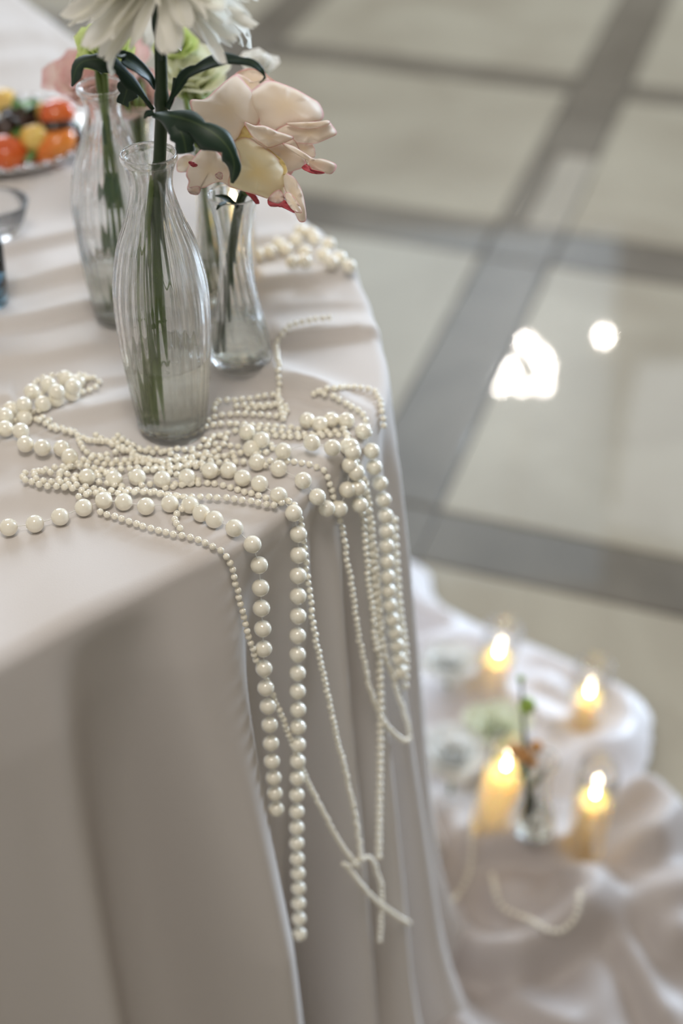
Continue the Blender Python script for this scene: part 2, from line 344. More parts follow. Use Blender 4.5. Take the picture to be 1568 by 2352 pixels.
RIDGE = [  # crest polylines (measured in the picture, lying on the table plane), height, near width, far width
    ([(600, 786), (740, 772), (885, 755)], .0075, .006, .028), ([(555, 652), (700, 640), (850, 612)], .006, .008, .03),
    ([(470, 850), (560, 850), (640, 872), (730, 905), (790, 925)], .0075, .008, .018), ([(-60, 590), (60, 565), (190, 535), (300, 515)], .006, .008, .03),
    ([(-60, 672), (60, 650), (200, 612), (330, 590)], .007, .007, .03), ([(-60, 762), (60, 738), (220, 702), (420, 680)], .008, .007, .03),
    ([(-60, 445), (60, 420), (180, 385)], .005, .009, .03), ([(60, 975), (140, 960), (310, 930), (420, 905)], .006, .006, .02),
    ([(180, 882), (300, 862), (420, 850)], .004, .006, .02), ([(-60, 925), (40, 915)], .005, .006, .02), ([(-60, 1150), (60, 1140), (180, 1120)], .004, .010, .02),
    ([(-60, 1040), (60, 1040), (140, 1048)], .004, .008, .018), ([(640, 1035), (700, 1044), (755, 1062)], .003, .004, .012), ([(640, 895), (720, 900), (790, 925), (850, 960)], .004, .005, .012),
    ([(650, 925), (740, 945), (800, 975)], .0025, .004, .01), ([(600, 700), (760, 690), (850, 690)], .003, .01, .02), ([(480, 560), (650, 540), (760, 530)], .004, .01, .02),
    ([(-60, 300), (200, 240)], .004, .012, .03), ([(-60, 160), (150, 130)], .004, .012, .03), ([(-60, 90), (120, 70)], .004, .015, .04), ([(-60, 840), (100, 815), (260, 780)], .004, .008, .025)]
RW = [(np.array([un(*p)[:2] for p in pl]), a, w1, w2) for pl, a, w1, w2 in RIDGE]
def ridges(X, Y, RWs, p4=False):
    Z = np.zeros_like(X)
    for pl, a, w1, w2 in RWs:
        best = np.full(X.shape, 1e9); sg = np.zeros_like(X); fd = np.ones_like(X)
        L = len(pl)-1
        for i in range(L):
            p, q = pl[i], pl[i+1]; d = q-p; l2 = d@d
            t = ((X-p[0])*d[0]+(Y-p[1])*d[1])/l2; tc = np.clip(t, 0, 1)
            dx = X-(p[0]+tc*d[0]); dy = Y-(p[1]+tc*d[1]); D = np.hypot(dx, dy); mk = D < best
            best = np.where(mk, D, best); sg = np.where(mk, (d[0]*dy-d[1]*dx), sg)
            e = (i+tc)/L; fd = np.where(mk, np.minimum(1, np.minimum(e, 1-e)*5+.15), fd)
        if pl[0][0] > pl[-1][0]: sg = -sg
        ww = np.where(sg > 0, w2, w1); zz = a*fd*np.exp(-(best/ww)**2); Z = np.where(p4, (Z**3+zz**3)**(1/3), Z+1.25*zz)
    return Z
def wob(X, Y, k=1.0):
    return .0010*np.sin(X*31*k+Y*17*k+1)+.0009*np.sin(-X*23*k+Y*41*k+2.2)+.0006*np.sin(X*67*k+Y*29*k)
TZ = .75
def top_z(X, Y): X = np.asarray(X, float); Y = np.asarray(Y, float); return TZ + ridges(X, Y, RW) + wob(X, Y) - .002
def tz(x, y): return float(top_z(np.array([x]), np.array([y]))[0])

FOLDS = [  # valleys of the skirt: s along the edge (0 = where the front edge starts to turn), width, depth, drift per metre
    (-.44, .05, .050, 0), (-.33, .035, .04, .0), (-.205, .030, .035, .0), (-.085, .034, .065, .0), (.034, .030, .062, .01), (.088, .011, .050, -.05), (.124, .011, .034, -.03), (.155, .010, .034, 0), (.190, .012, .04, .03),
    (.228, .012, .04, .05), (.27, .015, .04, .06), (.33, .02, .04, .1), (.42, .025, .04, .1), (.52, .025, .04, .1), (.61, .03, .04, .1)]
def skirt(sl, t, folds=True):
    fr = np.clip((sl+.05)/.12, 0, 1)
    flare = .004 + (.075*(1-fr)+.115*fr)*t + .05*np.clip((t-.55)/.25, 0, 1)**2
    o = flare
    if folds:
        o = o + .030*np.exp(-((sl+.030-.07*t)/.032)**2)*np.clip(t/.35, 0, 1)
        g = 1-np.exp(-np.maximum(t-.004, 0)/.16)
        for s0, wd, dp, dr in FOLDS:
            c = s0 + dr*t
            o = o - g*dp*np.exp(-np.abs((sl-c)/(wd*(1+.35*t)))**(3.2 if dp > .06 else 2.0))
        o = o + g*.004*np.sin(sl*95+t*4)
    return o
def build_cloth(folds):
    KS = np.r_[np.linspace(.02, .30, 14), np.linspace(.32, .985, 135)]; rows = []
    rad = .013 - .003*np.clip((SL+.16)/.14, 0, 1)*np.clip((.95-SL)/.2, 0, 1)
    base = OUT - NRM*rad[:, None]*.8
    for k in KS:
        P = CEN + (base-CEN)*k; rows.append(np.c_[P, top_z(P[:, 0], P[:, 1])])
    P = base; ztop = top_z(P[:, 0], P[:, 1]); rows.append(np.c_[P, ztop])
    for a in np.linspace(15, 90, 6):
        a = math.radians(a); off = rad*math.sin(a)
        rows.append(np.c_[base+NRM*off[:, None], ztop-rad*(1-math.cos(a))])
    edge = base + NRM*rad[:, None]; ze = ztop-rad
    for q in np.linspace(.012, 1, 105):
        t = q*.735; o = skirt(SL, np.full_like(SL, t), folds) - skirt(SL, np.zeros_like(SL), folds)*(1-min(1, q*12))
        rows.append(np.c_[edge+NRM*o[:, None], ze*(1-q)+.003*q])
    n = len(SL); V = np.vstack(rows + [np.array([[CEN[0], CEN[1], tz(*CEN)]])])
    F = grid_faces(len(rows), n, True); c = len(V)-1
    F += [(c, (j+1) % n, j) for j in range(n)]
    return V, F
V, F = build_cloth(True)
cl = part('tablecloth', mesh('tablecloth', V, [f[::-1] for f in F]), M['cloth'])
tag(cl, 'pale taupe satin tablecloth draped to the floor over the table', 'tablecloth')
HV, HF = build_cloth(False)
HULL = BVHTree.FromPolygons([Vector(v) for v in HV], HF)
# the table itself, wholly under the cloth
tb = thing('table', 'table hidden under the pale taupe tablecloth', 'table', (CEN[0], CEN[1], 0))
idx = np.arange(0, len(OUT), 6); TO = OUT[idx]-NRM[idx]*.012-CEN; n = len(TO)
Vt = [(*p, .742) for p in TO]+[(*p, .712) for p in TO]
part('tabletop', mesh('tabletop', Vt, [tuple(range(n)), tuple(reversed(range(n, 2*n)))]+[(j, j+n, (j+1) % n+n, (j+1) % n) for j in range(n)], smooth=False), M['wood'], tb)
for (lx, ly) in ((-.12, .85), (-.5, .5), (-.55, 1.75), (-1.1, 1.5)):
    V, F = revolve([(.022, 0), (.026, .3), (.03, .712)], 12, cap0=True, cap1=True)
    part('leg', mesh('leg', V, F), M['wood'], tb, (lx-CEN[0], ly-CEN[1], 0))

# ------------------------------------------------------------------ cloth heaps on the floor
def heap(name, outline_px, zref, RPX, m, base, amp, seed, label, thickness=.004, res=.006, noise_amp=.01):
    PL = np.array([un(x, y, zref)[:2] for x, y in outline_px]); PL = catmull(PL, 8, True)
    x0, y0 = PL.min(0); x1, y1 = PL.max(0); xs = np.arange(x0, x1+res, res); ys = np.arange(y0, y1+res, res)
    X, Y = np.meshgrid(xs, ys, indexing='ij'); inside = np.zeros(X.shape, bool); D = np.full(X.shape, 1e9)
    for i in range(len(PL)):
        p, q = PL[i], PL[(i+1) % len(PL)]; c = ((p[1] > Y) != (q[1] > Y))
        with np.errstate(divide='ignore', invalid='ignore'): xi = (q[0]-p[0])*(Y-p[1])/(q[1]-p[1]+1e-12)+p[0]
        inside ^= c & (X < xi)
        d = q-p; t = np.clip(((X-p[0])*d[0]+(Y-p[1])*d[1])/(d@d+1e-12), 0, 1); D = np.minimum(D, np.hypot(X-p[0]-t*d[0], Y-p[1]-t*d[1]))
    r = np.random.default_rng(seed); Z = np.full(X.shape, base)
    for k in range(9):
        fx, fy = r.normal(0, 22, 2); Z += noise_amp*.4*np.sin(X*fx+Y*fy+r.uniform(0, 6.28))
    RR = [(np.array([un(x, y, zref)[:2] for x, y in pl]), a, w1, w2) for pl, a, w1, w2 in RPX]
    Z += ridges(X, Y, RR, True)*amp
    Z = np.maximum(Z, .006); ed = np.clip(D/.05, 0, 1); Z = .005 + (Z-.005)*(ed*(2-ed))
    idm = -np.ones(X.shape, int); V = []; F = []
    for i in range(X.shape[0]):
        for j in range(X.shape[1]):
            if inside[i, j] or D[i, j] < res*.6: idm[i, j] = len(V); V.append((X[i, j], Y[i, j], Z[i, j]))
    for i in range(X.shape[0]-1):
        for j in range(X.shape[1]-1):
            f = (idm[i, j], idm[i+1, j], idm[i+1, j+1], idm[i, j+1])
            if min(f) >= 0: F.append(f)
    me = mesh(name, V, F); o = part(name, me, m); tag(o, label, 'fabric')
    s = o.modifiers.new('smooth', 'SMOOTH'); s.factor = .6; s.iterations = 10
    return o, BVHTree.FromPolygons([Vector(v) for v in V], F)
HR = [([(940, 2060), (1000, 2140), (1090, 2215), (1190, 2230), (1290, 2180), (1360, 2140), (1420, 2150)], .055, .010, .035),
      ([(1040, 1985), (1150, 1970), (1300, 1985)], .04, .014, .03), ([(1000, 1850), (1030, 1960), (1020, 2060)], .03, .02, .03),
      ([(1290, 2010), (1360, 2090), (1450, 2110), (1568, 2070), (1640, 2040)], .045, .03, .04), ([(1410, 1830), (1500, 1840), (1545, 1900), (1500, 1975), (1400, 2010)], .055, .03, .03),
      ([(1325, 2030), (1410, 2150), (1500, 2290), (1540, 2360)], .03, .012, .02), ([(1120, 2280), (1230, 2330), (1330, 2400)], .03, .012, .03), ([(1100, 2100), (1200, 2080), (1290, 2110)], .025, .03, .03),
      ([(1480, 2180), (1600, 2150)], .03, .03, .03), ([(1000, 2330), (1100, 2400), (1200, 2480)], .04, .03, .04)]
HP_OUT = [(900, 1830), (960, 1790), (1100, 1810), (1260, 1800), (1400, 1790), (1500, 1790), (1590, 1850), (1680, 1980), (1720, 2200), (1640, 2500), (1300, 2700), (900, 2700), (850, 2400), (860, 2050)]
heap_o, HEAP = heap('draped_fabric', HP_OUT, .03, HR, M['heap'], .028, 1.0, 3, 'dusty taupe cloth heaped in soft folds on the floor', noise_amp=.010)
TR = [([(900, 1330), (960, 1400), (1080, 1430)], .05, .02, .03), ([(930, 1500), (1050, 1470), (1160, 1500)], .05, .02, .03), ([(960, 1640), (1080, 1600), (1200, 1640), (1300, 1690)], .05, .02, .03),
      ([(1180, 1480), (1300, 1520), (1430, 1590), (1470, 1680)], .045, .02, .03), ([(1330, 1740), (1430, 1700), (1470, 1640)], .03, .02, .03), ([(980, 1760), (1100, 1720), (1250, 1760)], .04, .02, .03), ([(1220, 1600), (1290, 1560)], .03, .02, .03)]
TL_OUT = [(860, 1240), (920, 1240), (990, 1285), (1010, 1350), (1090, 1395), (1190, 1430), (1330, 1495), (1480, 1575), (1508, 1680), (1470, 1800), (1400, 1860), (1200, 1900), (900, 1900), (800, 1700), (800, 1400)]
tul_o, TULLE = heap('satin_drape', TL_OUT, .03, TR, M['tulle'], .022, .8, 9, 'pale pinkish white satin spread on the floor behind the taupe heap', noise_amp=.012)
def ground(x, y):
    z = 0.0
    for b in (HEAP, TULLE):
        h = b.ray_cast(Vector((x, y, 1)), Vector((0, 0, -1)))
        if h[0] is not None: z = max(z, h[0].z)
    return z

# ------------------------------------------------------------------ vases
def make_vase(name, label, prof, h, loc, nrib, ampl, water, twist=0.0, rib_lo=0.0, rib_hi=.86, wall=.0016, n=None):
    root = thing(name, label, 'vase', loc, 'ribbed glass bud vases')
    P = catmull([(r, z) for r, z in prof], 8); n = n or nrib*10
    def rib(t, r, z):
        q = z/h; k = np.clip((q-rib_lo)/.06, 0, 1)*np.clip((rib_hi-q)/.10, 0, 1)
        return ampl*k*.5*math.cos(nrib*(t+twist*q))*min(1, r/.02)
    inner = [(max(r-wall, .002), z) for r, z in P if z > .009]
    V1, F1 = revolve([(max(r, .001), z) for r, z in P], n, rib)
    lip = [(P[-1][0]-wall*.25, P[-1][1]+wall*.55), (P[-1][0]-wall*.75, P[-1][1]+wall*.55)]
    Q = [(.0008, .0)] + [tuple(p) for p in P] + lip + inner[::-1] + [(inner[0][0]*.9, .007), (.0008, .0065)]
    cnt = len(P)+1
    def rib2(t, r, z): return 0
    V = []
    for i, (r, z) in enumerate(Q):
        for k in range(n):
            t = 2*math.pi*k/n; rr = max(r + (rib(t, r, z) if 0 < i < cnt else 0), .0005); V.append((rr*math.cos(t), rr*math.sin(t), z))
    F = grid_faces(len(Q), n, True) + [tuple(range(n)), tuple(range((len(Q)-1)*n, len(Q)*n))]
    b = part('glass_body', fix_normals(mesh('glass_body', V, F)), M['glass'], root)
    wl = water
    if wl:
        ip = [(r+.0003, z) for r, z in inner if z < wl]; ip.append((np.interp(wl, [z for r, z in inner], [r for r, z in inner])+.0003, wl))
        Vw, Fw = revolve([(.0008, .0062), (inner[0][0]*.9, .0068)] + ip, 64, cap0=True, cap1=True)
        part('water', fix_normals(mesh('water', Vw, Fw)), M['water'], root)
    return root
BOTTLE = [(.0215, .0), (.0236, .002), (.0245, .012), (.0272, .035), (.0300, .065), (.0314, .095), (.0305, .118), (.0255, .143), (.0182, .163), (.0138, .180), (.0138, .190), (.0160, .198), (.0178, .2015), (.0176, .2045)]
v1p = (-.118, .818); v2p = tuple(un(287, 722)[:2]); v3p = (-.074, .891); v4p = (-.098, .985)
V1Z = tz(*v1p)-.001; V2Z = tz(*v2p)-.001; V3Z = tz(*v3p)-.001; V4Z = tz(*v4p)-.001
make_vase('bottle_vase', 'ribbed clear glass vase among the pearls holding the white chrysanthemum', BOTTLE, .2045, (*v1p, V1Z), 30, .00042, .062)
s2 = .187/.2045
make_vase('bottle_vase', 'ribbed glass vase behind on the left, holding the green flower', [(r*.97, z*s2) for r, z in BOTTLE], .187, (*v2p, V2Z), 30, .00042, .05)
BUD = [(.0205, 0), (.0222, .002), (.0222, .012), (.0200, .026), (.0160, .045), (.0128, .065), (.0113, .085), (.0120, .102), (.0145, .118), (.0168, .127), (.0172, .131)]
make_vase('bud_vase', 'small waisted glass vase holding the cream pink-edged rose', BUD, .131, (*v3p, V3Z), 16, .0010, .036, twist=1.2, rib_hi=.75)
v5p = tuple(un(345, 600)[:2]); V5Z = tz(*v5p)-.001
make_vase('bud_vase', 'slim glass vase behind the two tall ribbed vases', [(r*.95, z*1.05) for r, z in BUD], .1376, (*v5p, V5Z), 16, .0010, .036, twist=1.2, rib_hi=.75)
make_vase('bud_vase', 'slim glass vase half hidden behind the small rose vase', [(r*.95, z*1.05) for r, z in BUD], .1376, (*v4p, V4Z), 16, .0010, .036, twist=1.2, rib_hi=.75)

# ------------------------------------------------------------------ chrysanthemum
ch = thing('chrysanthemum', 'large white chrysanthemum with dark leaves rising from the front vase', 'flower', (*v1p, V1Z+.012))
def P3(root, pts): return np.asarray(pts) - np.array(root.location)
def sub(root, name, me_vf, m, smooth=True):
    V, F = me_vf; return part(name, mesh(name, P3(root, V), F, smooth=smooth), m, root)
def bl(root, name, m, *a, **k):
    me = blade(*a, **k); o = part(name, me, m, root)
    V = np.empty(len(me.vertices)*3); me.vertices.foreach_get('co', V); V = V.reshape(-1, 3)-np.array(root.location)
    me.vertices.foreach_set('co', V.ravel()); me.update(); return o
def dl(y0, z): return y0*math.cos(PITCH)+(CAMZ-z)*math.sin(PITCH)
HEADP = W(372, -48, .800)
stem_pts = [np.array([v1p[0]-.010, v1p[1]-.004, V1Z+.012]), np.array([v1p[0]-.003, v1p[1]+.002, V1Z+.10]), W(365, 420, .882), W(368, 330, .868), W(371, 240, .853), W(369, 120, .833), W(367, 0, .812), HEADP]
C = catmull(stem_pts, 10); rr = np.linspace(.0042, .0036, len(C)); rr[-18:] *= 1.06
for i in (12, 22, 41): rr[i-1:i+2] *= 1.18
sub(ch, 'stem', tube(C, rr, 14), M['stem_pale'])
# side stem in the bottle, with nodes and stubs
s2p = catmull([np.array([v1p[0]-.016, v1p[1]-.006, V1Z+.010]), np.array([v1p[0]-.011, v1p[1]-.006, V1Z+.07]), np.array([v1p[0]-.010, v1p[1]-.002, V1Z+.12]), W(352, 400, .878)], 10)
r2 = np.full(len(s2p), .0022); r2[[8, 15, 22]] = .0033
sub(ch, 'side_stem', tube(s2p, r2, 10), M['stem'])
for (z, ang, l) in ((.035, 2.9, .010), (.083, 3.4, .013), (.085, .3, .008), (.125, .2, .016), (.143, 3.0, .009), (.052, .4, .008)):
    b = np.array([v1p[0]-.008 if abs(ang) > 1 else v1p[0]-.002, v1p[1]-.002, V1Z+z]); e = b+np.array([math.cos(ang)*l*.6, -.002, l*(.6 if z < .1 else -.8)])
    sub(ch, 'leaf_stub', tube(catmull([b, (b+e)/2+np.array([0, 0, .001]), e], 4), np.linspace(.0016, .0004, 9), 6), M['stem'])
TOCAM = -FW
def lob(ph, n=3.0, d=.55):
    def f(u, v):
        x = (u*n+ph+(.25 if v > 0 else 0)) % 1.0
        return 1-d*(1-abs(2*x-1)**.7)*(.35+.65*min(1, u*2.5)) if abs(v) > .01 else 1
    return f
def leaf(pts, wl, wr, hint, cup=.3, roll=0, lobes=None, seed=0, m=None):
    o = bl(ch, 'leaf', m or M['leaf'], [W(*p) for p in pts], wl, wr, hint, cup, roll, lobes, 30, 13, .05, seed); thick(o, .0007); return o
mm = .001
U3 = np.array([0, 0, 1.0])
leaf([(352, 252, .852), (318, 205, .846), (285, 165, .838), (245, 140, .832), (205, 138, .830), (178, 155, .834), (165, 198, .842)], np.array([1.2, 3, 8, 10, 8, 7, 1])*mm, np.array([1.2, 2, 5, 7, 9, 8, 1])*mm, -FW*.9+U3*.7, -.15, .1, lob(.1, 3.2, .62), 1)
leaf([(300, 180, .848), (292, 205, .852), (282, 240, .857)], np.array([6, 9, 5])*mm, np.array([4, 8, 4])*mm, -FW+U3*.2, .2, 0, lob(.2, 1.6, .5), 9)
leaf([(356, 205, .850), (345, 180, .846), (325, 160, .842), (300, 142, .838), (276, 127, .835), (280, 133, .829)], np.array([1, 4, 7, 8, 5, 2])*mm, np.array([1, 3, 5, 6, 4, 2])*mm, -FW*.8+U3*.8+RT*.3, .35, .2, None, 2)
leaf([(380, 245, .850), (402, 214, .842), (432, 172, .834), (475, 148, .828), (530, 138, .824), (575, 142, .822), (598, 160, .824), (608, 178, .828), (596, 190, .832)], np.array([1.2, 2, 7, 8, 8, 8, 4, 2, .6])*mm, np.array([1.2, 2, 4, 6, 5, 7, 4, 2, .6])*mm, -FW*.75+U3*.9, .1, .1, lob(.35, 3.0, .65), 3)
leaf([(385, 250, .849), (394, 228, .846), (400, 205, .843), (401, 178, .841)], np.array([1.5, 1.6, 1.6, 1])*mm, np.array([1.5, 1.6, 1.6, 1])*mm, -FW, .2, 0, None, 4)
leaf([(352, 262, .846), (392, 266, .832), (440, 280, .826), (485, 302, .824), (520, 335, .826), (538, 375, .832), (532, 420, .842)], np.array([2, 10, 13, 11, 9, 7, 1])*mm, np.array([2, 6, 15, 12, 11, 9, 1])*mm, -FW+U3*.45, -.35, .25, lob(.0, 3.1, .6), 5)
leaf([(405, 285, .828), (420, 315, .828), (428, 352, .834)], np.array([7, 10, 6])*mm, np.array([6, 9, 6])*mm, -FW+U3*.3, -.2, .1, lob(.3, 1.5, .35), 6)
leaf([(372, 140, .830), (371, 95, .822), (369, 50, .814), (366, 0, .806), (364, -40, .800)], np.array([2, 4.5, 6.5, 6, 4])*mm, np.array([2, 3.5, 6, 5.5, 4])*mm, -FW+U3*.15, -.25, 0, lob(.2, 2.0, .25), 7)
leaf([(352, 258, .846), (338, 262, .843), (331, 272, .842)], np.array([1.5, 2, .5])*mm, np.array([1.5, 2, .5])*mm, -FW, 0, 0, None, 8)
# head
hd = ch
def strap(L, wd, curl, twist, tipcurl, seed):
    r = random.Random(seed); nu, nv = 14, 7; V = []; UV = []
    x = 0; z = 0; ang = 0
    for i in range(nu):
        u = i/(nu-1); a = curl*u*u + tipcurl*max(0, u-.72)**2*12; step = L/(nu-1)
        if i: x += step*math.cos(a); z += step*math.sin(a)
        wv = wd*(.35+.65*min(1, u*2.0)**.8)*((1-max(0, u-.70)**1.5*5) if seed % 2 else (1-max(0, u-.84)**1.6*10)); tw = twist*u
        for j in range(nv):
            v = -1+2*j/(nv-1); notch = -.004*(1-abs(v))*max(0, u-.9)*10*(.6+.4*math.cos(v*9))
            yy = wv*v; zz = .55*wv*v*v*(1-.3*u)
            V.append((x+notch, yy*math.cos(tw)-zz*math.sin(tw), z+yy*math.sin(tw)+zz*math.cos(tw))); UV.append((u, j/(nv-1)))
    return mesh('petal', V, grid_faces(nu, nv), UV)
PET = [strap(.060+.006*math.sin(k*2.1), (.0042 if k % 2 else .0056)+.0006*math.cos(k*1.7), [-.5, -.25, -.75, .1, -.4, .3][k], [.3, -.4, .2, -.2, .5, -.3][k], [.5, -.6, .9, -.4, .7, -.8][k], k) for k in range(6)]
for me in PET: me.materials.append(M['chrys'])
hc = Vector(HEADP - np.array(ch.location)); gold = math.pi*(3-5**.5)
NP = 345; made = 0
for k in range(NP):
    cz = .85-(k+.5)/NP*1.50           # polar spread: top to well below the equator
    th = k*gold; sz = math.sqrt(max(0, 1-cz*cz)); d = Vector((math.cos(th)*sz, math.sin(th)*sz, cz)); d.normalize()
    if made >= 300: break
    q = random.random(); sc = 1.0 if cz < .3 else .85
    if d.y < .12 and d.z < .45 and abs(d.x) < .34: continue      # the head leans back: its stem and upper leaf show in front
    made += 1
    o = bpy.data.objects.new('petal', PET[random.randrange(6)]); link(o, ch)
    zax = Vector((0, 0, 1)); xax = d; yax = zax.cross(xax)
    if yax.length < 1e-3: yax = Vector((0, 1, 0))
    yax.normalize(); zz = xax.cross(yax)
    R = Matrix((xax, yax, zz)).transposed().to_4x4() @ Matrix.Rotation(random.uniform(-1.0, 1.0), 4, 'X') @ Matrix.Rotation(random.uniform(-.3, .3), 4, 'Z') @ Matrix.Rotation(random.uniform(-.3, .25), 4, 'Y')
    s = sc*random.uniform(.72, 1.04)
    o.matrix_local = Matrix.Translation(hc + d*.002) @ R @ Matrix.Diagonal((s, s*random.uniform(.9, 1.25), s, 1))
V, F = revolve([(.0005, -.012), (.006, -.010), (.010, -.004), (.009, .002), (.0005, .006)], 16)
part('calyx', fix_normals(mesh('calyx', V, F)), M['leaf2'], ch, hc)

# ------------------------------------------------------------------ the cream rose in front
rs = thing('rose', 'large open cream rose with pink petal rims in the small vase', 'flower', (*v3p, V3Z+.012))
def cp(cx, cy, d): return W(380+.268*cx, 100+.268*cy, d)
def rp(pts, wl, wr, hint=(0, 0, 0), cup=.3, roll=.3, wav=.06, seed=0, m='rose', name='petal'):
    s = .268/FPX*.93
    h = -FW + RT*hint[0] + UP*hint[1]
    o = bl(rs, name, M[m], [cp(*p) for p in pts], np.array(wl)*s, np.array(wr)*s, h, cup, roll, None, 24, 17, wav, seed); thick(o, .0005); return o
D0 = .935
def petal_patch(outl, d, bulge=.008, gx=0.0, gy=0.0, curl=.0, wav=.0015, m='rose', seed=0, c=None, name='petal'):
    """petal from its rim: rings from the middle out to the rim, bulged towards or away from the viewer, rim rolled and waved"""
    O = catmull(outl, 6, True); c = np.array(c if c is not None else O.mean(0)); rr_ = random.Random(seed); ph = rr_.uniform(0, 6.28)
    nr = 11; n = len(O); ax_, ay_ = np.abs(O-c).max(0)+1e-6; V = []; UV = []; s = .268/FPX*.93
    for i in range(nr):
        u = .1+.9*i/(nr-1)
        for k in range(n):
            p = c+(O[k]-c)*u; th = math.atan2(O[k][1]-c[1], O[k][0]-c[0])
            dd = d - bulge*.75*(1-min(1.1, ((p[0]-c[0])/ax_)**2*.75+((p[1]-c[1])/ay_)**2*.75)) + gx*(p[0]-c[0])/100 + gy*(p[1]-c[1])/100 + curl*max(0, u-.75)**2*16 + wav*math.sin(5*th+ph)*u**3 + wav*.5*math.sin(11*th+2*ph)*u**4
            V.append(cp(p[0], p[1], dd)); UV.append((u, .5))
    F = grid_faces(nr, n, True)+[tuple(reversed(range(n)))]
    me = mesh(name, P3(rs, V), F, UV); o = part(name, me, M[m], rs); thick(o, .0005); return o
Q = petal_patch
Q([(450, 500), (620, 430), (800, 450), (1000, 560), (1150, 700), (1120, 1050), (900, 1250), (600, 1150), (430, 850)], D0+.016, -.006, seed=1)
Q([(590, 290), (640, 235), (720, 215), (810, 225), (890, 290), (980, 370), (900, 460), (760, 500), (650, 450)], D0+.030, -.006, 0, -.004, -.004, seed=2)
Q([(560, 300), (620, 262), (700, 300), (760, 330), (880, 300), (840, 400), (700, 470), (600, 400)], D0+.022, .004, 0, -.002, .002, seed=21)
Q([(700, 450), (760, 385), (850, 325), (930, 325), (1010, 350), (1130, 400), (1250, 470), (1310, 510), (1350, 590), (1340, 650), (1270, 670), (1100, 700), (940, 760), (820, 720), (750, 580)], D0+.004, .014, .003, -.002, .006, .002, seed=3)
Q([(940, 750), (1040, 695), (1150, 700), (1290, 680), (1390, 668), (1440, 720), (1465, 770), (1420, 800), (1300, 850), (1215, 858), (1090, 840), (1000, 800)], D0-.004, .006, .002, .003, .004, .0025, seed=4)
Q([(1035, 685), (1150, 678), (1300, 672), (1390, 660), (1400, 690), (1290, 722), (1180, 728), (1090, 708)], D0-.012, .004, .002, .004, .002, seed=5)
Q([(1060, 820), (1210, 850), (1270, 880), (1278, 970), (1200, 960), (1080, 920)], D0+.006, .003, seed=6)
Q([(218, 485), (335, 478), (440, 390), (520, 320), (610, 268), (700, 360), (770, 450), (815, 560), (822, 620), (780, 700), (690, 700), (645, 770), (590, 838), (430, 770), (260, 650), (222, 560)], D0-.004, .018, .002, -.003, .004, .0015, seed=7)
Q([(630, 760), (690, 690), (740, 770), (800, 860), (700, 850), (610, 840)], D0-.010, .004, m='rose_yellow', seed=9)
Q([(700, 800), (800, 820), (960, 850), (1090, 820), (1150, 910), (1192, 950), (1196, 1045), (1110, 1085), (1030, 1100), (950, 980), (850, 900)], D0-.008, .008, .002, .002, .004, .002, seed=10)
Q([(860, 900), (940, 950), (1010, 1010), (1045, 1100), (1000, 1120), (930, 1040)], D0-.020, -.004, m='rose_yellow', seed=23)
Q([(588, 842), (680, 805), (790, 860), (900, 930), (980, 1010), (1042, 1110), (1032, 1220), (1015, 1320), (930, 1338), (880, 1330), (760, 1290), (640, 1255), (540, 1215), (565, 1100), (635, 1040), (630, 930)], D0-.014, .022, 0, .001, .006, .002, seed=11, m='rose_warm')
Q([(680, 676), (760, 705), (850, 708), (960, 755), (1092, 800), (1060, 832), (960, 870), (880, 890), (820, 850), (750, 800), (710, 745)], D0-.026, .008, .001, .006, .006, .002, seed=12, c=(880, 800))
Q([(1000, 855), (1090, 880), (1190, 940), (1270, 988), (1350, 992), (1462, 1040), (1425, 1112), (1360, 1108), (1250, 1075), (1205, 1020), (1185, 960), (1080, 920)], D0-.024, .006, .002, .004, .004, .002, seed=13, c=(1230, 1010))
Q([(1005, 1110), (1060, 1125), (1110, 1160), (1165, 1260), (1192, 1380), (1202, 1510), (1150, 1525), (1112, 1455), (1095, 1390), (1040, 1290), (1012, 1200)], D0-.022, .010, -.003, .001, .004, .002, seed=14)
Q([(1020, 1290), (1060, 1280), (1110, 1330), (1150, 1400), (1165, 1450), (1110, 1440), (1050, 1380)], D0-.042, .003, 0, 0, 0, seed=24)
Q([(178, 1115), (230, 1000), (330, 890), (410, 890), (470, 960), (560, 1060), (570, 1225), (480, 1185), (420, 1192), (340, 1230), (285, 1245), (278, 1292), (215, 1285), (188, 1240), (200, 1180)], D0-.008, .012, -.002, .003, .005, .0025, seed=15, c=(380, 1090))
Q([(190, 1240), (290, 1225), (285, 1290), (215, 1288)], D0-.014, .003, m='rose_pink', seed=25)
Q([(105, 1000), (200, 950), (280, 1000), (240, 1085), (108, 1098)], D0+.012, .004, seed=16)
Q([(200, 1010), (245, 1020), (275, 1045), (240, 1058), (205, 1035)], D0-.020, .001, m='rose_red', seed=26)
Q([(425, 1125), (460, 1100), (490, 1120), (480, 1165), (440, 1150)], D0-.022, .001, m='rose_pink', seed=27)
Q([(680, 1266), (760, 1290), (805, 1362), (775, 1372), (730, 1320)], D0-.012, .002, m='rose_red', seed=17)
Q([(880, 1330), (960, 1320), (1015, 1340), (1070, 1380), (1112, 1452), (1000, 1405), (890, 1390)], D0-.014, .004, m='rose_red', seed=18)
Q([(880, 1330), (960, 1255), (1010, 1290), (1012, 1345), (950, 1370)], D0-.030, .004, m='rose_pink', seed=28)
Q([(1168, 1070), (1215, 1030), (1250, 1078), (1365, 1108), (1270, 1116)], D0-.026, .002, m='rose_red', seed=19)
RSC = catmull([np.array([v3p[0]-.014, v3p[1]-.006, V3Z+.010]), np.array([v3p[0]-.008, v3p[1]-.004, V3Z+.05]), W(533, 570, .985), W(549, 470, .965), W(566, 430, .955), W(578, 380, .945)], 10)
sub(rs, 'stem', tube(RSC, np.linspace(.0032, .0030, len(RSC)), 12), M['stem_dark'])
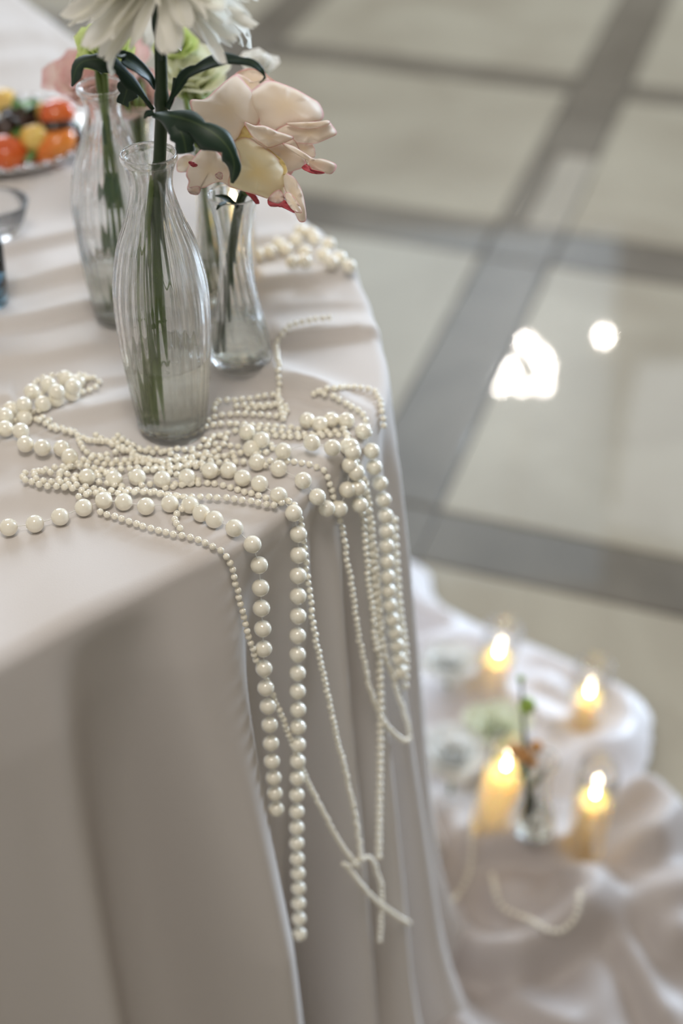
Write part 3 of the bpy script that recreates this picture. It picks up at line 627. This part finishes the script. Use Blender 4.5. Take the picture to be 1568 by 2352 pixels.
V, F = tube([W(566, 445, .955), W(572, 420, .95), W(578, 390, .946)], [.003, .007, .009], 12); sub(rs, 'hip', (V, F), M['stem'])
bl(rs, 'leaf', M['leaf'], [W(549, 478, .965), W(530, 462, .955), W(510, 452, .950), W(494, 450, .948)], np.array([1, 3.5, 3.5, .6])*mm, np.array([1, 2.5, 2.5, .6])*mm, -FW+U3*.6, .3, 0, None, 14, 7, .05, 2)
bl(rs, 'leaf', M['leaf'], [W(520, 465, .958), W(505, 472, .950), W(497, 482, .948)], np.array([1, 2, .6])*mm, np.array([1, 2, .6])*mm, -FW, .3, 0, None, 10, 5, .05, 3)

# ------------------------------------------------------------------ flowers further back
def rosette(name, label, center, R, npet, m, axis, seed, root_loc, stem_to=None, wide=.62, open_=1.25, group=None):
    r = random.Random(seed); root = thing(name, label, 'flower', root_loc, group)
    c = np.asarray(center, float)-np.array(root.location); ax = np.asarray(axis, float); ax /= np.linalg.norm(ax)
    t = np.cross(ax, [0.3, 1, .2]); t /= np.linalg.norm(t); b = np.cross(ax, t)
    for k in range(npet):
        q = (k+.5)/npet; a = k*gold+r.uniform(-.2, .2); out_ = t*math.cos(a)+b*math.sin(a); th = .12+open_*q
        L = R*(.62+.42*q)*r.uniform(.9, 1.08); pts = []; p = c-ax*R*.35
        ang = .05
        for i in range(6):
            pts.append(p.copy()); ang = th*(.35+.65*i/5)*1.15; p = p+(ax*math.cos(ang)+out_*math.sin(ang))*L/5*1.15
        wv = R*wide*(.45+.6*q)
        me = blade(pts, np.array([.25, .8, 1, .85, .35])*wv, np.array([.25, .8, 1, .85, .35])*wv, ax*1.0-out_*.8, .35, .25, None, 12, 9, .08, seed*50+k)
        part('petal', me, M[m], root)
    if stem_to is not None:
        s = [np.asarray(x, float)-np.array(root.location) for x in stem_to]+[c-ax*R*.3]
        Cc = catmull(s, 8); part('stem', mesh('stem', *tube(Cc, .0024, 8)), M['stem'], root)
    return root
def vb_(vp, z, h, dx=0, dy=0): return np.array([vp[0]+dx, vp[1]+dy, z+h])
rim2 = vb_(v2p, V2Z, .18); rim4 = vb_(v4p, V4Z, .135)
g = rosette('carnation', 'small lime green carnation over the left rear vase', W(243, 130, .99), .026, 40, 'carnation', -FW*.9+U3*.6, 3, tuple(vb_(v2p, V2Z, .012)), [vb_(v2p, V2Z, .012, .006), vb_(v2p, V2Z, .09, -.004), vb_(v2p, V2Z, .178, .003), W(240, 165, .995)])
for (zz, sz, dx) in ((.105, 24, .002), (.066, 14, -.004), (.15, 9, .003)):
    b0 = vb_(v2p, V2Z, zz-.012, dx); bl(g, 'leaf', M['leaf2'], [b0, b0+np.array([-.001, -.003, .014]), b0+np.array([0, -.002, .03])], np.array([2, sz*.5, 2])*mm, np.array([2, sz*.4, 2])*mm, -FW, .2, 0, None, 12, 7, .05, sz)
c2 = catmull([vb_(v2p, V2Z, .012, -.008), vb_(v2p, V2Z, .08, .006), vb_(v2p, V2Z, .18, .0), W(225, 150, 1.0)], 8)
sub(g, 'side_stem', tube(c2, .0026, 8), M['stem'])
rosette('carnation', 'lime green carnation just right of the chrysanthemum stem', W(405, 112, 1.06), .020, 26, 'carnation', U3*.6-FW*.8, 5, tuple(vb_(v4p, V4Z, .012)), [vb_(v4p, V4Z, .012, .004), vb_(v4p, V4Z, .13, -.008), W(430, 240, 1.04)])
rosette('rose', 'blurred pink rose at the left behind the rear vase', W(245, 200, 1.12), .048, 30, 'rose_pink', U3*.8-FW*.5-RT*.2, 8, tuple(vb_(v5p, V5Z, .012, -.006)), [vb_(v5p, V5Z, .012, .006), vb_(v5p, V5Z, .135, -.006)])
rosette('rose', 'blurred peach pink rose between the two tall vases', W(318, 235, 1.12), .036, 22, 'rose_pink', U3*.6-FW*.6+RT*.2, 12, tuple(vb_(v5p, V5Z, .012, 0, .005)), [vb_(v5p, V5Z, .012, 0, .005), vb_(v5p, V5Z, .135, 0, .004)])
rosette('lisianthus', 'pale green white bloom behind the cream rose', W(445, 195, 1.06), .040, 16, 'pale_green', U3*.9-FW*.3, 14, tuple(vb_(v4p, V4Z, .012, -.006)), [vb_(v4p, V4Z, .012, -.006), vb_(v4p, V4Z, .13, -.004), W(462, 300, 1.05)])
rosette('lisianthus', 'small white bloom peeking above the cream rose', W(598, 158, 1.05), .019, 14, 'white_petal', U3*.8-FW*.5, 15, tuple(vb_(v4p, V4Z, .012, .006)), [vb_(v4p, V4Z, .012, .006), vb_(v4p, V4Z, .13, .008), W(560, 300, 1.04)])
rosette('lisianthus', 'white bloom behind the chrysanthemum, between the green carnations', W(300, 118, 1.15), .040, 16, 'white_petal', U3*.8-FW*.5, 17, tuple(vb_(v5p, V5Z, .012, .006)), [vb_(v5p, V5Z, .012, -.006), vb_(v5p, V5Z, .135, .005, .006)])

# ------------------------------------------------------------------ candles
def candle(label, glabel, base, R, H, tilt=(0, 0), power=.25, glassR=.0225, glassH=.135):
    x, y, z = base
    root = thing('candle', label, 'candle', (x, y, z), 'lit candles')
    V, F = revolve([(.0006, 0), (R, 0), (R, H-.004), (R-.003, H), (R*.8, H-.002), (R*.35, H-.006), (.0006, H-.007)], 40)
    part('wax_body', fix_normals(mesh('wax_body', V, F)), M['wax'], root)
    part('wick', mesh('wick', *tube([(0, 0, H-.008), (.0006, 0, H+.003), (.001, 0, H+.008)], .0009, 6)), M['wick'], root)
    V, F = revolve([(.0004, H+.003), (.0022, H+.006), (.0029, H+.0095), (.0024, H+.013), (.0013, H+.016), (.0003, H+.019)], 16)
    part('flame', fix_normals(mesh('flame', V, F)), M['flame'], root)
    root.rotation_euler = (tilt[0], tilt[1], 0)
    if glassR:
        gr = thing('candle_glass', glabel, 'candle holder', (x, y, z-.001), 'glass candle cylinders')
        w_ = .0018; V, F = revolve([(.0006, -.003), (glassR, -.003), (glassR, glassH), (glassR-w_*.5, glassH+.001), (glassR-w_, glassH), (glassR-w_, 0), (.0006, 0)], 48)
        part('glass_cylinder', fix_normals(mesh('glass_cylinder', V, F)), M['thin_glass'], gr); gr.rotation_euler = root.rotation_euler
    return root
def on_floor(px, py, zg=.03):
    p = un(px, py, zg); z = ground(p[0], p[1]); p = un(px, py, z); return (p[0], p[1], ground(p[0], p[1])+.004)
candle('amber lit candle nearest the camera on the heaped taupe cloth', 'clear glass cylinder around the nearest amber candle', on_floor(1338, 1958), .0205, .085, (0, .03), .3)
candle('leaning yellow lit candle beside the floor bud vase', 'clear glass cylinder around the leaning yellow candle', on_floor(1122, 1915), .0215, .095, (.05, .10), .3)
candle('lit candle at the right on the pale satin by the floor', 'clear glass cylinder around the right candle on pale satin', on_floor(1340, 1665), .0205, .050, (0, .02), .3, glassH=.105)
candle('farthest lit candle, on the pale satin next to the skirt', 'clear glass cylinder around the farthest floor candle', on_floor(1122, 1588), .0205, .065, (.03, .10), .3, glassH=.115)
tc_ = un(545, 632); candle('yellow lit candle on the table behind the rose vase', 'glass cylinder around the table candle', (tc_[0], tc_[1], tz(tc_[0], tc_[1])+.003), .0125, .058, (0, 0), .12, .0165, .085)

# bud vase on the floor with a sprig, and white flowers
fv = on_floor(1222, 1935)
make_vase('bud_vase', 'small glass vase with a green sprig among the floor candles', [(r*.95, z*.85) for r, z in BUD], .111, fv, 16, .001, .04, twist=1.2, rib_hi=.75)
sp = thing('green_sprig', 'thin green sprig with orange buds in the floor vase', 'flower', (fv[0], fv[1], fv[2]+.012))
def fd(px, py, dy=0.0):   # point above the floor vase seen at px,py
    d = ray(px, py); t = (fv[1]+dy)/d[1]; return CAM+d*t
main = catmull([np.array([fv[0]+.004, fv[1], fv[2]+.012]), fd(1216, 1880), fd(1208, 1790), fd(1204, 1690), fd(1200, 1620), fd(1196, 1562)], 8)
sub(sp, 'stem', tube(main, np.linspace(.003, .0016, len(main)), 8), M['stem_dark'])
for (x, y, r_, m) in ((1210, 1622, .009, 'green_bud'), (1196, 1560, .004, 'green_bud'), (1180, 1722, .007, 'orange_bud'), (1232, 1716, .007, 'orange_bud'), (1200, 1735, .009, 'orange_bud'), (1222, 1750, .006, 'orange_bud')):
    p = fd(x, y); V, F = revolve([(.0004, -1.2), (.7, -.6), (1, 0), (.8, .7), (.0004, 1.3)], 12)
    V = [np.array(v)*r_+p for v in V]; o = sub(sp, 'bud', (V, F), M[m])
    if m == 'orange_bud':
        sub(sp, 'twig', tube(catmull([fd(1208, 1800), (fd(1208, 1800)+p)/2+np.array([0, 0, -.002]), p], 5), .0012, 6), M['stem'])
bl(sp, 'leaf', M['leaf'], [fd(1212, 1880), fd(1216, 1850, -.006), fd(1220, 1815, -.004)], np.array([3, 8, 2])*mm, np.array([3, 8, 2])*mm, -FW, .2, 0, None, 12, 7, .05, 2)
bl(sp, 'leaf', M['leaf2'], [fd(1212, 1810), fd(1235, 1790, -.006), fd(1248, 1765, -.004)], np.array([1, 4, 1])*mm, np.array([1, 4, 1])*mm, -FW, .2, 0, None, 12, 7, .05, 3)
def floor_flower(label, px, py, R, m, seed, h=.05):
    p = un(px, py, .10); zg = ground(p[0], p[1]); rosette('carnation', label, p, R, 30, m, U3, seed, (p[0], p[1], zg), [np.array([p[0], p[1], zg+.002])], open_=1.5)
floor_flower('large pale green white bloom behind the leaning floor candle', 1140, 1680, .045, 'pale_green', 31)
floor_flower('white bloom on the satin close to the table skirt', 1030, 1530, .042, 'white_petal', 32)
floor_flower('white bloom low beside the skirt, left of the leaning candle', 1040, 1740, .05, 'white_petal', 33)

# ------------------------------------------------------------------ food plate and glassware at the left edge
pc = un(15, 345); PZ = tz(pc[0], pc[1])+.004
pl = thing('plate', 'white round plate of salad at the left edge', 'plate', (pc[0], pc[1], PZ))
V, F = revolve([(.0006, 0), (.055, 0), (.058, .003), (.085, .014), (.0855, .016), (.083, .0155), (.056, .006), (.0006, .005)], 64)
part('dish', fix_normals(mesh('dish', V, F)), M['china'], pl)
pz = PZ+.008
bead_ = None
for k in range(40):
    a = 2*math.pi*k/40; bm = None
    if k == 0:
        V, F = revolve([(.0003, -.0032), (.0022, -.0023), (.0032, 0), (.0022, .0023), (.0003, .0032)], 12); bead_ = fix_normals(mesh('rim_bead', V, F)); bead_.materials.append(M['steel'])
    part('rim_bead', bead_, None, pl, (.0855*math.cos(a), .0855*math.sin(a), .0165))
def chunk(name, label, cat, px, py, h, r, m, sq=(1, 1, .8), rot=0.0, seed=0, prof=None):
    p = un(px, py, pz+h); V, F = revolve(prof or [(.0006, -1), (.6, -.8), (.95, -.3), (1, .1), (.85, .6), (.45, .92), (.0006, .96)], 20)
    rr = random.Random(seed); ph = rr.uniform(0, 6)
    V = [(x*(1+.06*math.sin(3*math.atan2(y, x)+ph))*r*sq[0], y*(1+.06*math.sin(3*math.atan2(y, x)+ph))*r*sq[1], z*r*sq[2]) for x, y, z in V]
    o = part(name, fix_normals(mesh(name, V, F)), M[m]); o.location = p; o.rotation_euler = (rr.uniform(-.5, .5), rr.uniform(-.5, .5), rot)
    tag(o, label, cat, 'vegetables on the plate'); return o
chunk('cherry_tomato', 'red tomato piece at the front left of the salad', 'vegetable', 18, 352, .012, .018, 'red', seed=1)
chunk('tomato_wedge', 'long orange red tomato wedge at the front of the salad', 'vegetable', 122, 338, .012, .019, 'orange', (1.3, .75, .8), .25, 2)
chunk('cherry_tomato', 'red tomato on top at the right of the salad', 'vegetable', 130, 262, .034, .017, 'red', seed=3)
chunk('pepper_piece', 'yellow pepper piece in the middle of the salad', 'vegetable', 78, 318, .022, .014, 'yellow', (1, .8, .9), .5, 4)
chunk('pepper_piece', 'yellow pepper piece at the back left of the salad', 'vegetable', 8, 235, .03, .014, 'yellow', seed=5)
chunk('pepper_piece', 'small yellow piece beside the top red tomato', 'vegetable', 98, 262, .030, .009, 'yellow', (.7, 1, 1.3), 0, 6)
chunk('olive', 'dark olive right below the top red tomato', 'vegetable', 135, 300, .022, .015, 'dark', (1.2, .9, .9), .4, 7)
chunk('olive', 'dark olive at the back of the salad', 'vegetable', 68, 268, .026, .014, 'dark', seed=8)
chunk('olive', 'dark olive at the left of the salad', 'vegetable', 10, 300, .020, .016, 'dark', seed=9)
chunk('olive', 'dark olive at the right rim of the plate', 'vegetable', 165, 315, .010, .013, 'dark', seed=10)
chunk('tomato_wedge', 'red tomato behind the rear vase', 'vegetable', 318, 262, .016, .012, 'red', seed=11)
def lettuce(label, pts, wd, seed, m='green'):
    P = [un(x, y, pz+h) for x, y, h in pts]; o = part('lettuce_leaf', blade(P, np.array([.4, 1, 1, .5])*wd, np.array([.4, 1, 1, .5])*wd, U3*.7-FW*.6, .3, .2, None, 18, 11, .25, seed), M[m]); thick(o, .0008)
    tag(o, label, 'vegetable', 'vegetables on the plate')
lettuce('green lettuce leaf at the top of the salad', [(25, 262, .034), (50, 245, .040), (70, 240, .038), (85, 250, .034)], .012, 1)
lettuce('green lettuce leaf running down the left of the salad', [(10, 275, .024), (28, 300, .024), (40, 330, .020), (52, 365, .008)], .010, 2)
lettuce('green leaf between the two front tomatoes', [(45, 345, .012), (60, 352, .012), (72, 368, .008)], .012, 3)
lettuce('green leaf at the right rim of the plate', [(150, 300, .012), (170, 285, .010), (185, 290, .004)], .009, 4)
lettuce('dark purple leaf across the back of the salad', [(0, 262, .034), (25, 258, .036), (50, 275, .034), (60, 292, .026)], .010, 6, 'dark')
lettuce('dark purple leaf between the middle yellow and the top red piece', [(100, 300, .024), (118, 288, .03), (140, 285, .03), (160, 300, .016)], .012, 7, 'dark')
lettuce('dark purple leaf left of the front red tomato', [(-10, 318, .02), (10, 326, .022), (30, 325, .02), (45, 335, .014)], .010, 8, 'dark')
# clear glass saucer-like tumbler and the blue glass
def tumbler(name, label, x, y, R0, R1, H, m):
    r = thing(name, label, 'glass', (x, y, tz(x, y)+.002)); w_ = .002
    V, F = revolve([(.0006, 0), (R0*.9, 0), (R0, .003), (R0*1.02+(R1-R0)*.5, H*.5), (R1, H), (R1-w_*.5, H+.001), (R1-w_, H), (R0-w_+(R1-R0)*.5, H*.5), (R0-w_, .008), (.0006, .006)], 48)
    part('glass_body', fix_normals(mesh('glass_body', V, F)), M[m], r); return r
p = un(15, 545); tumbler('glass_bowl', 'clear glass tumbler at the left edge below the plate', p[0]-.004, p[1], .016, .027, .030, 'frost_glass')
p = un(-38, 700); tumbler('blue_glass', 'blue glass cut by the left edge of the picture', p[0], p[1], .020, .0225, .055, 'blue_glass')

# ------------------------------------------------------------------ pearls
def sphere_mesh(name, r, seg, ring):
    bm = bmesh.new(); bmesh.ops.create_uvsphere(bm, u_segments=seg, v_segments=ring, radius=r)
    me = bpy.data.meshes.new(name); bm.to_mesh(me); bm.free(); me.polygons.foreach_set('use_smooth', [True]*len(me.polygons)); me.materials.append(M['pearl']); return me
RB, RS, RM = .0058, .0023, .0031
PB = sphere_mesh('large_pearl', RB, 28, 16); PS = sphere_mesh('small_pearl', RS, 14, 8); PMd = sphere_mesh('middle_pearl', RM, 16, 10)
def place(px, py, r, lift=0.0, bvh=None):
    """centre of a bead of radius r resting on the cloth and seen at pixel px,py"""
    bvh = bvh or HULL; qx, qy = px, py; c = None
    for _ in range(4):
        d = Vector(ray(qx, qy)); d.normalize(); h = bvh.ray_cast(Vector(CAM), d)
        if h[0] is None: return c
        nn = h[1] if h[1].z > -.2 else -h[1]
        if nn.dot(d) > 0: nn = -nn
        c = np.array(h[0]) + np.array(nn)*(r*1.0+lift); e = proj(c); qx += (px-e[0])*.9; qy += (py-e[1])*.9
    return c
def strand(label, px, kind='B', lift=0.0, spacing=None, exact=False, bvh=None, jit=0.0, group=None):
    r, me, nm = {'B': (RB, PB, 'large_pearl'), 'S': (RS, PS, 'small_pearl'), 'M': (RM, PMd, 'middle_pearl')}[kind]
    if exact: C_ = [place(x, y, r, lift, bvh) for x, y in px]
    else:
        Q = resample(catmull(px, 10), step=6.0); C_ = [place(x, y, r, lift, bvh) for x, y in Q]
    C_ = [c for c in C_ if c is not None]
    if len(C_) < 2: return
    C_ = np.array(C_)
    if not exact:
        k = np.array([.25, .5, .25])
        for _ in range(2): C_[1:-1] = np.stack([np.convolve(C_[:, a], k, 'valid') for a in range(3)], 1)
        C_ = resample(C_, step=spacing or r*2.4)
        if jit: C_ = C_ + rng.normal(0, jit, C_.shape)*np.array([1, 1, .3])
    root = thing('pearl_strand', label, 'pearl strand', tuple(C_[0]), group or 'strands of ivory pearls on the table')
    L = C_-C_[0]
    part('thread', mesh('thread', *tube(L, .00028, 5)), M['thread'], root)
    for c in L[:300]:
        o = bpy.data.objects.new(nm, me); o.location = c; o.rotation_euler = (random.random()*3, random.random()*3, 0); link(o, root)
    return root
B1 = [(-35, 1216), (20, 1211), (80, 1203), (138, 1187), (192, 1166), (238, 1150), (284, 1153), (335, 1163), (390, 1157), (436, 1160), (462, 1179), (492, 1193), (538, 1213), (578, 1246), (595, 1298), (598, 1350), (600, 1397), (603, 1444), (605, 1490), (606, 1535), (610, 1580), (615, 1622), (619, 1664), (622, 1707), (624, 1748), (628, 1786), (631, 1822), (634, 1858)]
strand('large pearl strand in front, crossing the table edge leftmost of all', B1, 'B', exact=True)
B2 = [(160, 1052), (200, 1096), (262, 1101), (315, 1096), (372, 1101), (429, 1096), (482, 1081), (525, 1080), (557, 1098), (596, 1111), (640, 1138), (674, 1178), (685, 1227), (685, 1275), (684, 1322), (684, 1369), (684, 1415), (683, 1460), (683, 1503), (683, 1546), (683, 1588), (684, 1630), (684, 1670), (684, 1710), (683, 1748), (682, 1787), (681, 1826), (681, 1864), (681, 1901), (681, 1937), (682, 1972), (684, 2006), (685, 2040), (685, 2075), (686, 2110), (687, 2145)]
strand('longest large pearl strand hanging straight down in the dark fold', B2, 'B', exact=True)
B3 = [(577, 1030), (590, 1062), (640, 1076), (692, 1101), (727, 1137), (750, 1168), (779, 1169), (797, 1125), (803, 1069), (795, 1022)]
strand('large pearl strand looping over the edge in a short U', B3, 'B', exact=True)
strand('large pearls in a row across the table towards the corner', [(567, 992), (600, 1010), (652, 1033), (709, 1028), (757, 1024)], 'B', lift=.004, exact=True)
B4 = [(705, 966), (735, 975), (760, 965), (795, 966), (834, 991), (853, 1036), (859, 1073), (872, 1110), (880, 1148), (885, 1185), (887, 1220), (887, 1255), (888, 1290), (889, 1325), (891, 1357), (894, 1390), (899, 1422), (905, 1452), (910, 1482), (914, 1512), (918, 1542)]
strand('rightmost large pearl strand hanging at the far side of the skirt', B4, 'B', exact=True)
strand('large pearls by the left vase foot curving to the left edge', [(-20, 1000), (12, 985), (15, 963), (48, 990), (58, 1020), (97, 1028), (142, 1030), (160, 1050)], 'B', lift=.001, exact=True)
strand('large pearl loop heaped at the left, upper row', [(-15, 945), (25, 940), (55, 962), (97, 928), (130, 917), (165, 905), (178, 878), (150, 868)], 'B', exact=True)
strand('large pearl loop heaped at the left, rear row', [(20, 955), (58, 935), (75, 900), (110, 882), (130, 900), (168, 888)], 'B', lift=.006, exact=True)
strand('large pearls in the middle below the corner cluster', [(800, 1020), (812, 1045), (818, 1085), (822, 1120), (826, 1160)], 'B', lift=.004, exact=True)
for i, (lab, pts) in enumerate([('blurred large pearls at the rear table corner, front row', [(590, 585), (618, 578), (655, 572), (700, 578), (742, 585), (780, 592), (812, 605), (822, 622)]),
                                ('blurred large pearls at the rear table corner, middle row', [(640, 560), (680, 552), (722, 548), (755, 560), (785, 575)]),
                                ('blurred large pearls at the rear table corner, back row', [(690, 530), (715, 535), (745, 532), (758, 545)]),
                                ('blurred large pearls at the rear table corner, lowest row', [(672, 602), (700, 600), (760, 602), (800, 608)])]):
    strand(lab, pts, 'B', exact=True, lift=.001*i)
# small strands
SM = [
 ('fine pearl strand crossing the front edge beside the leftmost large strand', [(230, 1176), (300, 1198), (380, 1222), (450, 1238), (505, 1264), (527, 1290), (540, 1335), (552, 1385), (563, 1430), (573, 1470), (588, 1512), (612, 1562), (636, 1618), (664, 1690), (700, 1780), (748, 1878), (800, 1965), (826, 1990)]),
 ('fine pearl strand falling close behind the longest large strand', [(250, 1135), (330, 1130), (420, 1140), (500, 1142), (570, 1150), (630, 1160), (665, 1148), (690, 1190), (700, 1280), (712, 1370), (722, 1455), (745, 1560), (770, 1680), (800, 1800), (822, 1910), (828, 1975)]),
 ('fine pearl strand from the cluster down to the knot on the right', [(620, 1058), (690, 1062), (745, 1080), (757, 1110), (768, 1150), (783, 1200), (795, 1270), (808, 1350), (826, 1470), (846, 1571), (862, 1620), (876, 1648)]),
 ('fine pearl loop beside the skirt edge on the right', [(876, 1650), (900, 1680), (931, 1703), (940, 1686), (925, 1630), (910, 1584), (895, 1535), (884, 1507), (876, 1440), (868, 1350), (862, 1260)]),
 ('fine pearl tail looping up from the knot', [(800, 1990), (825, 1976), (850, 1968), (864, 2000), (876, 2048), (874, 2110), (872, 2175)]),
 ('fine pearl tail running from the knot down to the right', [(790, 1985), (808, 2006), (842, 2048), (870, 2075), (897, 2095), (920, 2110), (940, 2121)]),
 ('fine pearl strand lying along the foot of the front vase', [(330, 988), (400, 994), (450, 986), (500, 972), (560, 975), (620, 978), (690, 985)]),
 ('fine pearl strand running from the left heap under the vase', [(90, 965), (130, 985), (170, 995), (210, 1012), (260, 1010), (290, 1012), (310, 1045), (370, 1060), (440, 1050), (490, 1030)]),
 ('fine pearl strand coiled at the left tip of the pile', [(205, 1130), (150, 1120), (90, 1112), (50, 1098), (60, 1085), (110, 1083), (160, 1090), (230, 1108), (300, 1120)]),
 ('fine pearl strand looped at the left tip, inner turn', [(250, 1085), (190, 1070), (120, 1075), (75, 1090), (100, 1105), (170, 1112), (240, 1128)]),
 ('fine pearl strand snaking through the middle of the pile', [(180, 1010), (200, 1040), (260, 1058), (330, 1052), (400, 1070), (470, 1062), (540, 1040), (600, 1045)]),
 ('fine pearl strand in the pile just below the vase', [(200, 1010), (270, 1020), (340, 1068), (420, 1072), (480, 1045), (520, 1010), (490, 1000), (470, 1030)]),
 ('fine pearl strand in the pile under the large pearl row', [(170, 1100), (230, 1085), (300, 1075), (360, 1080), (430, 1070), (500, 1062), (560, 1060), (620, 1070)]),
 ('fine pearl strand trailing under the front large pearls', [(180, 1140), (240, 1130), (310, 1125), (380, 1135), (440, 1150), (400, 1185), (420, 1220)]),
 ('fine pearl strand winding behind the large pearls', [(220, 1000), (290, 1035), (350, 1030), (400, 1045), (460, 1075), (520, 1090)]),
 ('fine pearl strand heaped right of the vase, lower row', [(478, 965), (500, 955), (540, 950), (600, 952), (650, 955), (655, 930), (600, 935), (560, 940)]),
 ('fine pearl strand heaped right of the vase, upper row', [(490, 940), (500, 920), (540, 918), (590, 912), (630, 905), (645, 925), (610, 930), (570, 928), (530, 935)]),
 ('fine pearl strand climbing from the heap to the rose vase', [(650, 960), (642, 930), (640, 890), (640, 850), (636, 810), (634, 785), (660, 750), (710, 735), (770, 728)]),
 ('fine pearl strand at the right rear edge of the table', [(720, 905), (750, 893), (800, 888), (845, 892), (866, 905), (876, 940), (882, 985)]),
 ('fine pearl strand sloping from the crease to the corner', [(730, 900), (765, 910), (800, 930), (830, 945), (838, 970), (850, 1000)]),
 ('fine pearl strand hanging inside the right cluster', [(790, 985), (806, 1030), (818, 1080), (828, 1140), (836, 1220), (844, 1320), (856, 1420), (864, 1500)]),
 ('fine pearl strand hanging next to the rightmost large strand', [(800, 1000), (820, 1060), (838, 1110), (850, 1180), (860, 1270), (868, 1360), (872, 1450)]),
 ('fine pearl strand around the corner cluster', [(560, 1000), (620, 1000), (690, 1005), (740, 1000), (790, 1000), (815, 1020)]),
 ('fine pearl strand straying left of the corner cluster', [(440, 1030), (500, 1020), (560, 1028), (600, 1040), (630, 1030), (610, 1010)]),
 ('fine pearls at the left heap, thin tail to the right', [(150, 880), (190, 870), (220, 868), (228, 885), (200, 895), (180, 905)]),
 ('fine pearl strand trailing down from the left heap', [(60, 955), (85, 965), (105, 955), (120, 975), (150, 985), (190, 1000)]),
 ('fine pearl strand bunched at the very centre of the pile', [(300, 1090), (350, 1078), (410, 1090), (460, 1100), (420, 1112), (360, 1110), (310, 1118)]),
 ('fine pearl strand slipping between the two large pearl rows', [(150, 1075), (210, 1062), (270, 1068), (330, 1062), (390, 1058), (450, 1050), (510, 1048), (560, 1052)]),
 ('fine pearl strand bent sharply near the left tip of the pile', [(300, 1030), (240, 1045), (180, 1060), (130, 1095), (160, 1105), (210, 1098), (270, 1085)]),
 ('fine pearl strand leading from the vase foot to the corner', [(470, 1010), (520, 995), (580, 985), (640, 990), (700, 998), (760, 990), (800, 985)]),
 ('fine pearl strand curled under the vase foot on the left', [(270, 1000), (300, 1020), (350, 1040), (410, 1030), (450, 1040), (430, 1060), (370, 1055)]),
 ('fine pearl strand along the row of large pearls near the edge', [(380, 1120), (430, 1112), (490, 1110), (530, 1120), (580, 1135), (630, 1150)]),
 ('fine pearl strand threading the left heap of large pearls', [(20, 975), (60, 950), (100, 940), (90, 910), (120, 890), (160, 875), (200, 880)]),
 ('fine pearl strand lying behind the left heap', [(70, 890), (90, 872), (125, 862), (160, 868), (185, 860), (215, 875)]),
]
for lab, pts in SM: strand(lab, pts, 'S', lift=random.choice((0, .001, .002, .003)), jit=.0003)
strand('medium pearl strand hanging straight beside the skirt fold', [(838, 1110), (845, 1180), (855, 1300), (866, 1430), (872, 1541), (873, 1640), (872, 1760), (870, 1880), (869, 1980)], 'M', spacing=.0072)
strand('medium pearls glinting beyond the rightmost large strand', [(905, 1195), (908, 1260), (918, 1400), (928, 1470), (932, 1530), (930, 1580)], 'M', spacing=.0075)
strand('blurred fine pearl strand looping over the heaped cloth', [(1085, 1890), (1083, 1950), (1075, 2010), (1040, 2070), (1000, 2115), (960, 2130)], 'M', bvh=HEAP)
strand('blurred fine pearl loop on the heaped cloth below the amber candle', [(1130, 2010), (1150, 2080), (1210, 2110), (1280, 2140), (1325, 2100), (1330, 2040)], 'M', bvh=HEAP)

# ------------------------------------------------------------------ hall lamps whose light the floor mirrors
def lamp(label, fx, fy, h, spots, r):
    p = un(fx, fy, 0); base = np.array([p[0], p[1]])*(1+h/CAMZ)
    root = thing('pendant_lamp', label, 'lamp', (base[0], base[1], h))
    part('rod', mesh('rod', *tube([(0, 0, .08), (0, 0, .6), (0, 0, 1.2)], .012, 8)), M['steel'], root)
    V, F = revolve([(.0006, .1), (.06, .09), (.07, .06), (.03, .05), (.0006, .05)], 16); part('canopy', fix_normals(mesh('canopy', V, F)), M['steel'], root)
    bm = bmesh.new(); bmesh.ops.create_uvsphere(bm, u_segments=16, v_segments=10, radius=r); me = bpy.data.meshes.new('bulb'); bm.to_mesh(me); bm.free(); me.materials.append(M['bulb'])
    for (a, b, c) in spots:
        part('bulb', me, None, root, (a, b, c))
        part('arm', mesh('arm', *tube([(0, 0, .07), (a*.5, b*.5, .09), (a, b, c+r)], .006, 6)), M['steel'], root)
lamp('cluster lamp of several bulbs mirrored in the floor', 1212, 838, 2.9, [(-.10, 0, 0.02), (.10, .02, .02), (-.02, 0, -.14), (.06, 0, -.06), (-.14, 0, .13), (.10, .02, .14), (-.02, 0, .13)], .022)
lamp('single bulb lamp mirrored in the floor at the right', 1386, 772, 2.9, [(0, 0, 0)], .024)
